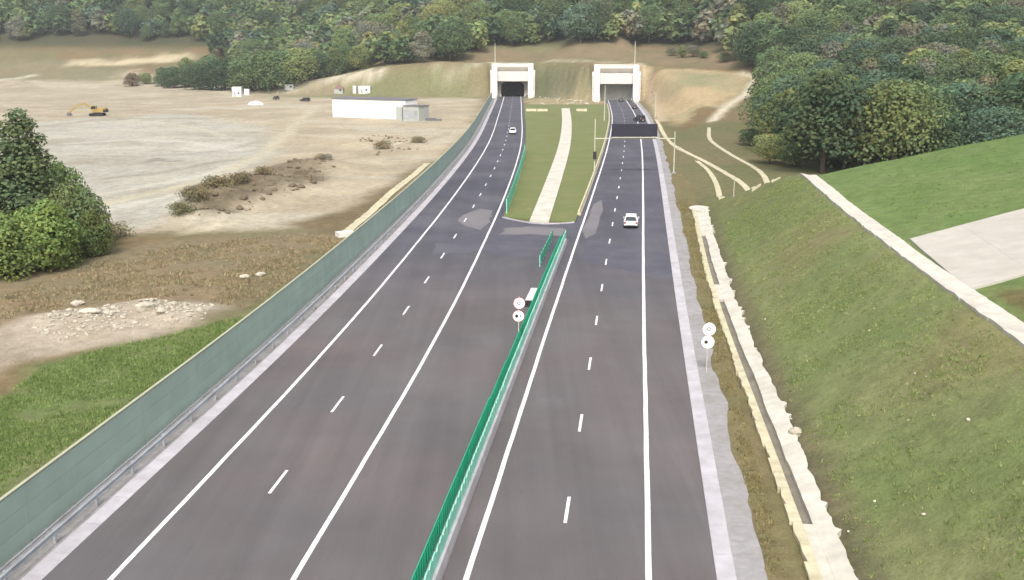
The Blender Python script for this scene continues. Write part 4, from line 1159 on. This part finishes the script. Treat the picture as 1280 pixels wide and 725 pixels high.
# ------------------------------------------------------------------ rocks
def rock_mesh(name, mat, seed, flat_=0.6):
    import bmesh
    bm = bmesh.new(); bmesh.ops.create_icosphere(bm, subdivisions=2, radius=1.0)
    rr = random.Random(seed)
    k = [Vector((rr.uniform(-1, 1), rr.uniform(-1, 1), rr.uniform(-1, 1))).normalized() for _ in range(9)]
    for v in bm.verts:
        d = v.co.normalized(); s = 1.0
        for q in k: s = min(s, 0.72 / max(0.01, d.dot(q)) if d.dot(q) > 0.72 else s)
        v.co = d * s * rr.uniform(.94, 1.05); v.co.z *= flat_
    me = bpy.data.meshes.new(name); bm.to_mesh(me); bm.free(); me.materials.append(M[mat]); return me
RK = [rock_mesh('boulder', 'rock', i, .6) for i in range(4)]
def boulder(px, py, sx, sy, sz, label, k=0, rz=0.0, group=None):
    p = hit(px, py); o = link_mesh('boulder', RK[k % 4], None, None, (p[0], p[1], p[2] + sz * .3), rz); o.scale = (sx, sy, sz)
    return tag(o, label, 'rock', group)
boulder(993, 546, .48, .6, .62, 'whitish boulder lying beside the roadside channel on the grass slope', 0, .3)
boulder(68 + 930 + 10, 598, .34, .3, .3, 'small pale stone touching the channel edge below the whitish boulder', 1, 1.0)
boulder(1046, 688, .36, .3, .26, 'pale stone by the channel at the bottom edge of the photo', 2, .5)
boulder(112, 391, 1.1, .45, .5, 'flat whitish rock slab on the rubble heap', 3, .15)
boulder(96, 382, .7, .5, .6, 'pale pointed rock behind the flat slab on the rubble heap', 1, .7)
boulder(182, 388, 1.0, .6, .9, 'largest pale rock in the middle of the rubble heap', 0, .4)
boulder(202, 391, .7, .5, .6, 'pale rock at the right part of the rubble heap', 2, 1.4)
boulder(305, 348, .6, .4, .45, 'left of two pale rocks lying in dry grass near the noise wall', 2, .3)
boulder(325, 346, .7, .4, .5, 'right of two pale rocks lying in dry grass near the noise wall', 1, .9)

# scattered rubble too small to pick apart: one joined mesh each
def scatter_rocks(name, label, spots, mat):
    base = [np.array([v.co[:] for v in rock_mesh('stone', 'rock', 40 + i, .65).vertices]) for i in range(3)]
    tri = [np.array([p.vertices[:] for p in rock_mesh('stone', 'rock', 40 + i, .65).polygons]) for i in range(3)]
    V, Q, n = [], [], 0
    for (x, y, s) in spots:
        k = random.randrange(3); a = random.uniform(0, 6.28); c, sn = math.cos(a), math.sin(a)
        b = base[k] * np.array([s * random.uniform(.7, 1.4), s * random.uniform(.6, 1.1), s * random.uniform(.6, 1.1)])
        b = np.column_stack([b[:, 0] * c - b[:, 1] * sn, b[:, 0] * sn + b[:, 1] * c, b[:, 2]]) + np.array([x, y, float(H(x, y)) + s * .15])
        V.append(b); Q.append(tri[k] + n); n += len(b)
    return tag(link_mesh(name, np_mesh(name, np.concatenate(V), np.concatenate(Q), mat)), label, None, None, 'stuff')
def spots_in(px_poly, n, s0, s1):
    P = np.array([hit(*q)[:2] for q in px_poly]); lo, hi = P.min(0), P.max(0); out = []
    while len(out) < n:
        c = rng.uniform(lo, hi, (400, 2)); ok = poly_sd(c[:, 0], c[:, 1], P) < 0
        for q in c[ok]: out.append((q[0], q[1], s0 + (s1 - s0) * rng.random() ** 3))
    return out[:n]
scatter_rocks('rubble', 'pale stone rubble heaped in the rough ground left of the noise wall',
              spots_in([(40, 408), (90, 386), (180, 374), (270, 380), (255, 402), (160, 412), (60, 428)], 1100, .04, .26), 'rock')
scatter_rocks('rubble', 'brown clods and stones on the spoil bank in the works yard',
              spots_in([(232, 240), (300, 222), (400, 196), (420, 205), (390, 232), (330, 255), (270, 276), (228, 272)], 380, .12, .8), 'rock_dark')
scatter_rocks('rubble', 'grey stones scattered on the works yard near the white hall',
              spots_in([(440, 175), (470, 168), (540, 176), (530, 190), (470, 195)], 90, .12, .7), 'rock_dark')
scatter_rocks('rubble', 'sandy stones between the two tunnel portals',
              spots_in([(672, 118), (735, 118), (735, 131), (672, 131)], 90, .2, .9), 'rock')
scatter_rocks('rubble', 'small pale stones scattered on the right grass slope',
              spots_in([(935, 400), (1050, 330), (1270, 560), (1270, 720), (1060, 720)], 45, .03, .15), 'rock')
# low blocks at the far end of the island
for i, (px, lab) in enumerate(((664, 'leftmost'), (678, 'second'), (727, 'rightmost'))):
    p = flat(px, 139.5); mb = MB().prism(jersey(.5, .3, .9), 'x', -1.9, 1.9)
    tag(mb.build('barrier_block', 'concrete_cream', None, (p[0], p[1], .12), bevel=.03), lab + (' of the three low concrete blocks across the far end of grass island' if i != 1 else ' from the left of three low concrete blocks across far end of island'), 'concrete block')

# ------------------------------------------------------------------ trees
def crown_arrays(seed, n, leaf, rx, rz_, lobes, conic=0.0, base_z=0.0, hollow=0.55, droop=0.0):
    """leaf cards spread over overlapping lobes; returns verts (4n,3), shade (4n,)"""
    r = np.random.default_rng(seed)
    cs, rad = [], []
    for k in range(lobes):
        h = (k + 0.5) / lobes
        a = k * 2.399 + r.uniform(-.5, .5)
        prof = (1 - conic * h) * math.sqrt(max(0.05, 1 - (1.7 * (h - 0.42)) ** 2 * (1 - conic)))
        rr = rx * prof * r.uniform(.30, .62) * (0 if k == lobes - 1 else 1)
        cs.append((rr * math.cos(a), rr * math.sin(a), rz_ * 2 * h * 0.86 + r.uniform(-.04, .04) * rz_))
        rad.append(rx * prof * r.uniform(.42, .64) + 0.06 * rx)
    cs = np.array(cs); rad = np.array(rad)
    pick = r.choice(lobes, n, p=rad ** 2 / (rad ** 2).sum())
    d = r.normal(size=(n, 3)); d /= np.linalg.norm(d, axis=1)[:, None]
    d[:, 2] = np.where((d[:, 2] < -0.35) & (r.random(n) < .7), -d[:, 2], d[:, 2])
    q = rad[pick] * (hollow + (1.06 - hollow) * r.random(n) ** 0.6)
    P = cs[pick] + d * q[:, None] * np.array([1, 1, .82])
    P[:, 2] += base_z + rad.max() * 0.45
    nrm = d * 1.0 + r.normal(size=(n, 3)) * .42 + np.array([0, 0, .25]); nrm /= np.linalg.norm(nrm, axis=1)[:, None]
    u = np.cross(nrm, r.normal(size=(n, 3))); u /= np.linalg.norm(u, axis=1)[:, None] + 1e-9
    w = np.cross(nrm, u)
    s = leaf * r.uniform(.55, 1.25, n)[:, None]
    c1 = P + u * s * .62; c2 = P + w * s * .42 + nrm * s * .06; c3 = P - u * s * .6; c4 = P - w * s * .46 - nrm * s * .05
    V = np.stack([c1, c2, c3, c4], 1).reshape(-1, 3)
    sh = np.repeat(r.uniform(.82, 1.18, n) * (0.86 + .28 * r.random(lobes))[pick], 4)
    tint = np.repeat(r.normal(0, .06, n) + r.normal(0, .05, lobes)[pick], 4)
    C = np.column_stack([sh * (1 + tint), sh, sh * (1 - tint)])
    return V, C

def crown_mesh(name, *a, **k):
    V, C = crown_arrays(*a, **k); q = np.arange(len(V)).reshape(-1, 4)
    return np_mesh(name, V, q, 'leaf', C)

def trunk_mesh(name, h, r0, top, seed, limbs=6, spread=2.0):
    r = random.Random(seed); mb = MB()
    pts = [(0, 0, -.5), (r.uniform(-.1, .1), r.uniform(-.1, .1), h * .5), (r.uniform(-.3, .3), r.uniform(-.3, .3), h), (r.uniform(-.3, .3), r.uniform(-.3, .3), top)]
    rad = [r0 * 1.25, r0 * .85, r0 * .6, r0 * .15]
    for i in range(3): mb.tube(pts[i], pts[i + 1], rad[i], rad[i + 1], 7)
    for k in range(limbs):
        t = r.uniform(.45, .95); z = h * .55 + (top - h * .55) * t * .7; a = k * 2.4 + r.uniform(-.4, .4); l = spread * (1.1 - t * .6)
        b = Vector((pts[2][0] * .6, pts[2][1] * .6, z)); e = b + Vector((math.cos(a) * l, math.sin(a) * l, l * r.uniform(.5, .9)))
        mb.tube(b, e, r0 * .35, r0 * .08, 5)
    return mb.mesh(name, 'bark')

# kinds: unit trees about 12 m tall
KINDS = []
for i in range(6):
    rx = [4.6, 5.2, 4.0, 4.9, 3.6, 5.6][i]; rzh = [4.8, 4.6, 5.2, 4.3, 5.4, 4.4][i]
    KINDS.append((crown_mesh('crown', 100 + i, 5200, .40, rx, rzh, 12 + i % 3 * 3, conic=[.15, .1, .4, .05, .45, .1][i], base_z=1.2, hollow=.72),
                  trunk_mesh('trunk', 4.5, .24, 10.5, i, 6, 2.4)))
PAL = {'dark': [(66, 82, 60), (72, 88, 64), (76, 90, 66)], 'mid': [(90, 106, 72), (98, 112, 76), (86, 102, 70)], 'olive': [(106, 116, 76), (112, 120, 80), (100, 112, 74)],
       'yellow': [(124, 126, 82), (118, 124, 80)], 'grey': [(104, 106, 88), (110, 110, 94), (98, 102, 84)], 'blue': [(78, 96, 78), (84, 102, 84)], 'rust': [(122, 110, 86), (116, 102, 82)]}
KL = 2.1
def place_tree(x, y, h, kind, pal, label, group=None, name='broadleaf_tree', widen=1.0, z=None):
    z = float(H(x, y, False)) if z is None else z
    o = empty(name, (x, y, z - .15), random.uniform(0, 6.28)); s = h / 12.0
    o.scale = (s * widen, s * widen, s); tag(o, label, 'tree', group)
    cm, tm = KINDS[kind]
    c = link_mesh('crown', cm, None, o); t = link_mesh('trunk', tm, None, o)
    col = np.array(alb(*random.choice(PAL[pal]), k=KL)) * random.uniform(.85, 1.15)
    c.color = (col[0], col[1], col[2], 1)
    return o

# --- forest spots on the hills and at the right
def forest_spots():
    out = []
    # polar lower edge of the hill forest, taken on the ground
    edge_px = [(-260, 60), (0, 57), (60, 55), (150, 53), (235, 50), (270, 66), (300, 96), (350, 103), (400, 96), (440, 89), (470, 84), (500, 86), (540, 82), (600, 69), (620, 64), (640, 61), (660, 60), (680, 60), (700, 60), (720, 60), (740, 60), (760, 60), (780, 60), (800, 59), (820, 58), (850, 58), (880, 60), (905, 60), (932, 84), (945, 96), (1600, 96)]
    ang, rad_ = [], []
    for p in edge_px:
        w = hit(*p); ang.append(w[0] / w[1]); rad_.append(w[1])
    y = 420.0
    while y < 960:
        sp = 10.5 + (y - 420) * .006
        for x in np.arange(-0.62 * y, 0.62 * y, sp):
            xx = x + random.uniform(-.42, .42) * sp; yy = y + random.uniform(-.42, .42) * sp
            if yy < np.interp(xx / yy, ang, rad_) + random.uniform(-2, 6): continue
            if xx > 40 + (yy - 190) * .235 and xx > 90 and yy < 430: continue
            out.append((xx, yy))
        y += sp * .95
    y = 186.0
    while y < 432:
        sp = 9.6
        for x in np.arange(40, 0.66 * y, sp):
            xx = x + random.uniform(-.4, .4) * sp; yy = y + random.uniform(-.4, .4) * sp
            if xx < 49 + (yy - 190) * .235 + random.uniform(-2, 3): continue
            out.append((xx, yy))
        y += sp * .95
    return out
SP_ = forest_spots()
arr = []
_sx = np.array(SP_); _sz = H(_sx[:, 0], _sx[:, 1], False)
for (x, y), z in zip(SP_, _sz):
    z = float(z); h = random.uniform(10.5, 20.0) * (1.0 if y < 430 else 1.12)
    u, v, zc = project(x, y, z + h * .7)
    if u < -60 or u > 1340 or v < -45 or v > 300: vis = False
    else: vis = True
    if not vis and (u < -160 or u > 1440 or v < -70): continue
    n = float(vnoise(x / 26.0, y / 26.0, 77)); n2 = random.random()
    left = x < -120
    if n2 < .30: pal = 'dark' if n < .55 else 'mid'
    elif n2 < .52: pal = 'mid'
    elif n2 < .68: pal = 'blue' if n < .5 else 'olive'
    elif n2 < .84: pal = 'grey' if n > .38 else 'dark'
    elif n2 < .965: pal = 'olive'
    else: pal = 'yellow' if not left else 'mid'
    # hidden behind other trees? estimate by sight line over the ground
    arr.append((h / zc * (1 if vis else .01), x, y, z, h, pal, random.randrange(6)))
# keep as individuals those that show largest and stand at the front of their sight line
cells = {}
for a in sorted(arr, key=lambda a: project(a[1], a[2], a[3])[2]):
    u, vt, zc = project(a[1], a[2], a[3] + a[4]); wpx = 4.6 / 12 * a[4] * F_PX / zc
    lo, hi = int((u - wpx) // 6), int((u + wpx) // 6)
    cov = [cells.get(k, 999) for k in range(lo, hi + 1)]
    show = np.mean([max(0, c - vt) for c in cov if c < 999] or [60]) if any(c < 999 for c in cov) else 60
    vb = project(a[1], a[2], a[3])[1]
    area = (min(show, vb - vt) + (8 if a[2] < 330 else 0)) * wpx * (1 if (-20 < u < 1300 and vb > -5) else 0)
    for k in range(lo, hi + 1): cells[k] = min(cells.get(k, 999), vt)
    cells[('area', id(a))] = area
arr.sort(key=lambda a: -cells[('area', id(a))])
def ZONE(x, y):
    if y < 250: return 'front rows of the right forest'
    if y < 330: return 'middle rows of the right forest'
    if y < 432: return 'rear rows of the right forest'
    near = 'lower' if float(H(x, y, False)) < 38 else 'upper'
    if x < -210: return near + ' wood on the far left hill'
    if x < -70: return near + ' wood left of the tunnel portals'
    if x < 100: return near + ' wood above the tunnel portals'
    return near + ' wood at the upper right'
ADJ = {'dark': 'dark green', 'mid': 'mid green', 'olive': 'olive green', 'yellow': 'yellowing', 'grey': 'grey brown', 'blue': 'bluish green', 'rust': 'rusty brown'}
ORD = 'first second third fourth fifth sixth seventh eighth ninth tenth eleventh twelfth thirteenth fourteenth fifteenth sixteenth seventeenth eighteenth nineteenth twentieth'.split()
def nth(i, n):
    if i == 0: return 'leftmost'
    if i == n - 1: return 'rightmost'
    return (ORD[i] if i < 20 else 'twenty ' + ORD[i - 20])
n_ind = 262
bunch = {}
for a in arr[:n_ind]: bunch.setdefault((ZONE(a[1], a[2]), a[5]), []).append(a)
for (zn, pal), L_ in bunch.items():
    L_.sort(key=lambda a: a[1] / a[2])
    for i, a in enumerate(L_):
        _, x, y, z, h, pal, kd = a; r_ = nth(i, len(L_))
        if len(L_) == 1: lab = 'only %s tree in the %s' % (ADJ[pal], zn)
        elif i in (0, len(L_) - 1): lab = '%s %s tree in the %s' % (r_, ADJ[pal], zn)
        else: lab = '%s %s tree from the left in the %s' % (r_, ADJ[pal], zn)
        place_tree(x, y, h, kd, pal, lab, 'trees in the ' + zn, widen=random.uniform(1.0, 1.3), z=z)
# the rest of the wood: one joined mass
LOW = [crown_arrays(300 + i, 430, 1.35, [4.6, 5.2, 4.0, 5.0][i], [4.8, 4.6, 5.2, 4.4][i], 12, conic=[.15, .1, .4, .1][i], base_z=1.0, hollow=.72) for i in range(4)]
MIDC = [crown_arrays(330 + i, 1300, .8, [4.6, 5.2, 4.0, 5.0][i], [4.8, 4.6, 5.2, 4.4][i], 12, conic=[.15, .1, .4, .1][i], base_z=1.0, hollow=.72) for i in range(4)]
VV, CC = [], []
for a in arr[n_ind:]:
    _, x, y, z, h, pal, kd = a
    V, C = (LOW if y > 430 else MIDC)[kd % 4]; s = h / 12.0; w = random.uniform(1.0, 1.3); t = random.uniform(0, 6.28); c, sn = math.cos(t), math.sin(t)
    P = V * np.array([s * w, s * w, s]); P = np.column_stack([P[:, 0] * c - P[:, 1] * sn, P[:, 0] * sn + P[:, 1] * c, P[:, 2]]) + np.array([x, y, z - .2])
    VV.append(P); CC.append(C * (np.array(alb(*random.choice(PAL[pal]), k=KL)) * random.uniform(.85, 1.15)))
VV = np.concatenate(VV); CC = np.concatenate(CC)
tag(link_mesh('forest', np_mesh('forest', VV, np.arange(len(VV)).reshape(-1, 4), 'leaf_mass', CC)), 'dense mixed wood covering the hills behind the tunnels', None, None, 'stuff')

# --- tree belt between the works yard and the hill
belt = [(165, 108, 8, 'rust'), (182, 105, 7, 'olive'), (203, 108, 11, 'mid'), (218, 110, 13, 'dark'), (234, 109, 16, 'mid'), (250, 112, 15, 'dark'), (266, 112, 19, 'mid'), (282, 113, 18, 'dark'), (297, 112, 20, 'olive'),
        (312, 113, 20, 'mid'), (327, 113, 19, 'dark'), (342, 111, 20, 'mid'), (357, 108, 18, 'dark'), (372, 104, 18, 'olive'), (387, 100, 16, 'mid'), (402, 97, 14, 'dark'), (418, 94, 14, 'olive'), (434, 90, 14, 'mid'), (450, 87, 13, 'yellow')]
seen = {}
belt = [(px, py, h * 1.2, pal) for px, py, h, pal in belt]
for i, (px, py, h, pal) in enumerate(belt):
    p = hit(px, py); k = seen.get(pal, 0); seen[pal] = k + 1; tot = sum(1 for b_ in belt if b_[3] == pal)
    lab = ('only %s tree in the belt behind the works yard' % ADJ[pal]) if tot == 1 else ('%s %s tree%s in the belt behind the works yard' % (nth(k, tot), ADJ[pal], '' if k in (0, tot - 1) else ' from the left'))
    place_tree(p[0], p[1], h, i % 6, pal, lab, 'front row of the belt behind the yard', widen=1.35, z=p[2] - .13 * h)
# shrubs near the right-hand earthworks and hill foot
sh = [(840, 70, 5, 'grey'), (852, 72, 6, 'olive'), (866, 71, 6, 'grey'), (880, 73, 4, 'mid'), (905, 78, 5, 'olive'), (868, 50, 10, 'olive')]
SHL = ['leftmost grey shrub above the earth mound', 'olive shrub between two grey shrubs above the earth mound', 'second grey shrub above the earth mound', 'low mid green shrub right of the grey shrubs above the mound', 'rightmost olive shrub above the earth mound beside the forest', 'tall olive tree rising behind the grey shrubs above the mound']
for i, (px, py, h, pal) in enumerate(sh):
    p = hit(px, py); place_tree(p[0], p[1], h, (i + 3) % 6, pal, SHL[i], 'shrubs above the earth mound', 'shrub', 1.6)
p = hit(940, 182); place_tree(p[0], p[1], 4.6, 3, 'dark', 'low dark round bush standing before the right hand forest', None, 'shrub', 1.9)
p = hit(962, 205); place_tree(p[0], p[1], 6.5, 1, 'olive', 'olive bush at the near left corner of the right hand forest', None, 'shrub', 1.5)
p = hit(995, 209); place_tree(p[0], p[1], 5.5, 3, 'mid', 'green bush behind the end of the bench channel', None, 'shrub', 1.6)

# --- foreground tree group on the left
BIG_T = (crown_mesh('crown', 500, 9500, .32, 3.5, 7.0, 34, conic=.55, base_z=1.6, hollow=.3), trunk_mesh('trunk', 6, .30, 14.5, 50, 10, 2.6))
BIG_B = [(crown_mesh('crown', 510 + i, 7000, .29, 3.6, 2.9, 16, conic=.1, base_z=-.4, hollow=.5), trunk_mesh('trunk', 2.0, .16, 5.0, 60 + i, 7, 1.8)) for i in range(3)]
def big(meshes, px, py, sx, sz, colr, label, name):
    p = flat(px, py); z = float(H(p[0], p[1], False)); o = empty(name, (p[0], p[1], z - .2), random.uniform(0, 6.28)); o.scale = (sx, sx, sz)
    tag(o, label, 'tree' if 'tree' in name else 'shrub')
    c = link_mesh('crown', meshes[0], None, o); link_mesh('trunk', meshes[1], None, o)
    col = alb(*colr, k=KL); c.color = (col[0], col[1], col[2], 1)
big(BIG_T, 40, 318, 1.38, 1.05, (88, 100, 70), 'tall dark green tree at the left edge beside the works yard', 'tall_tree')
big(BIG_T, -22, 322, 1.3, .85, (86, 96, 62), 'dark tree half outside the left edge of the photo', 'tall_tree')
big(BIG_B[0], 96, 318, 1.05, 1.25, (96, 108, 74), 'mid green leafy shrub at the right foot of the tall tree', 'leafy_shrub')
big(BIG_B[1], 60, 336, 1.15, 1.15, (104, 120, 68), 'bright green shrub in front of the tall tree', 'leafy_shrub')
big(BIG_B[2], 8, 346, 1.25, 1.0, (108, 122, 72), 'pale green shrub at the left edge below the tall tree', 'leafy_shrub')
big(BIG_B[0], 120, 322, .62, .85, (88, 98, 60), 'small dark shrub at the right end of the tree group', 'leafy_shrub')
big(BIG_B[1], 82, 300, .95, 1.5, (98, 112, 70), 'upright leafy shrub behind the bright green shrub', 'leafy_shrub')
# brush on the spoil bank
DRY = [(crown_mesh('crown', 540 + i, 1500, .34, 3.4, 1.5, 11, conic=.0, base_z=-.6, hollow=.15), trunk_mesh('trunk', 1.0, .10, 2.6, 70 + i, 9, 1.9)) for i in range(3)]
for i, (px, py, s, cc, lab) in enumerate([(245, 262, .5, (112, 106, 82), 'brownish bush at the left end of the spoil bank'), (272, 246, .62, (106, 100, 76), 'brownish bush on top of the spoil bank'),
                                     (228, 277, .42, (104, 104, 78), 'small olive bush at the foot of the spoil bank'), (300, 240, .45, (110, 102, 78), 'dry bush in the middle of the spoil bank'),
                                     (478, 186, .5, (122, 114, 92), 'dry bush on the sandy ground below the white hall'), (523, 182, .42, (118, 112, 90), 'dry bush between the white hall and noise wall'),
                                     (330, 232, .4, (116, 108, 86), 'dry bush at the right part of the spoil bank'), (405, 205, .45, (120, 112, 92), 'dry bush at the far right tip of the spoil bank'),
                                     (140, 300, .5, (112, 108, 82), 'dry bush just right of the left tree group')]):
    big(DRY[i % 3], px, py, s * 1.5, s * 1.15, cc, lab, 'dry_bush')

# ------------------------------------------------------------------ grass tufts and weeds (uncountable)
def tufts(name, label, px_poly, n, size, cols, on=True, keep=None):
    P = np.array([hit(*q)[:2] for q in px_poly]); lo, hi = P.min(0), P.max(0); pts = []
    tot = 0
    while tot < n:
        c = rng.uniform(lo, hi, (n, 2)); ok = (poly_sd(c[:, 0], c[:, 1], P) < 0) & (vnoise(c[:, 0] / 2.2, c[:, 1] / 2.2, 91) + .5 * vnoise(c[:, 0] / 7, c[:, 1] / 7, 92) > rng.uniform(.35, 1.15, n))
        if keep is not None: ok &= keep(c[:, 0], c[:, 1])
        pts.append(c[ok]); tot += ok.sum()
    c = np.concatenate(pts)[:n]; z = H(c[:, 0], c[:, 1])
    k = 5; m = n * k
    bx = np.repeat(c[:, 0], k) + rng.normal(0, .10, m); by = np.repeat(c[:, 1], k) + rng.normal(0, .10, m); bz = np.repeat(z, k) - .03
    a = rng.uniform(0, 6.28, m); s = np.repeat(rng.uniform(.5, 1.3, n), k) * rng.uniform(.6, 1.1, m) * size
    w = s * .28
    V = np.stack([np.column_stack([bx - np.cos(a) * w, by - np.sin(a) * w, bz]), np.column_stack([bx + np.cos(a) * w, by + np.sin(a) * w, bz]),
                  np.column_stack([bx + rng.normal(0, .35, m) * s, by + rng.normal(0, .35, m) * s, bz + s])], 1).reshape(-1, 3)
    cc = np.array([alb(*q, k=1.9) for q in cols])[rng.integers(0, len(cols), n)] * rng.uniform(.8, 1.2, (n, 1))
    C = np.repeat(cc, k * 3, 0)
    tag(link_mesh(name, np_mesh(name, V, np.arange(len(V)).reshape(-1, 3), 'leaf_mass', C)), label, None, None, 'stuff')
tufts('grass_tufts', 'tufts of grass and weeds on the lower right slope', [(905, 290), (900, 262), (1005, 222), (1275, 445), (1300, 725), (1300, 760), (1075, 760), (1010, 560)], 9000, .15,
      [(112, 130, 76), (120, 132, 80), (132, 136, 90), (108, 126, 72), (140, 140, 100)], keep=lambda x, y: (x > XDITCH(y) + 1.5) & (x < XDITCH(y) + 11.6))
tufts('grass_tufts', 'short bright grass on the upper right slope', [(1020, 216), (1180, 184), (1275, 178), (1275, 255), (1140, 292)], 3500, .14, [(92, 120, 58), (104, 126, 66)])
tufts('grass_tufts', 'green grass behind the near part of the noise wall', [(0, 500), (60, 456), (150, 432), (300, 398), (330, 385), (250, 440), (0, 620), (-60, 640)], 8000, .2, [(108, 126, 74), (118, 130, 82), (104, 122, 70)])
tufts('dry_weeds', 'dry brown weeds between the noise wall and the works yard', [(0, 372), (120, 330), (260, 300), (400, 292), (425, 302), (310, 388), (230, 370), (90, 378), (0, 405)], 6000, .26, [(144, 128, 102), (134, 122, 96), (124, 120, 92), (150, 138, 112)])
tufts('dry_weeds', 'olive weeds on the verge between gravel and channel', [(835, 250), (868, 260), (915, 470), (990, 740), (955, 740), (895, 470)], 3500, .16, [(126, 116, 82), (116, 112, 76), (136, 126, 92)], keep=lambda x, y: (x > XD(y) + SH + 2.3) & (x < XDITCH(y) - 1.0))

# ------------------------------------------------------------------ thin autumn haze
hz = MB().box(-1950, 1950, -300, 1700, -2.5, 185).mesh('haze')
hm = bpy.data.materials.new('haze_air'); hm.use_nodes = True
hm.node_tree.nodes.clear()
ho = hm.node_tree.nodes.new('ShaderNodeOutputMaterial'); hv = hm.node_tree.nodes.new('ShaderNodeVolumePrincipled')
hv.inputs['Color'].default_value = (0.88, 0.91, 0.95, 1); hv.inputs['Density'].default_value = 0.0002; hv.inputs['Anisotropy'].default_value = 0.2
hm.node_tree.links.new(hv.outputs[0], ho.inputs['Volume'])
hz.materials.append(hm)
tag(link_mesh('haze', hz), 'thin pale haze over the valley', None, None, 'stuff')
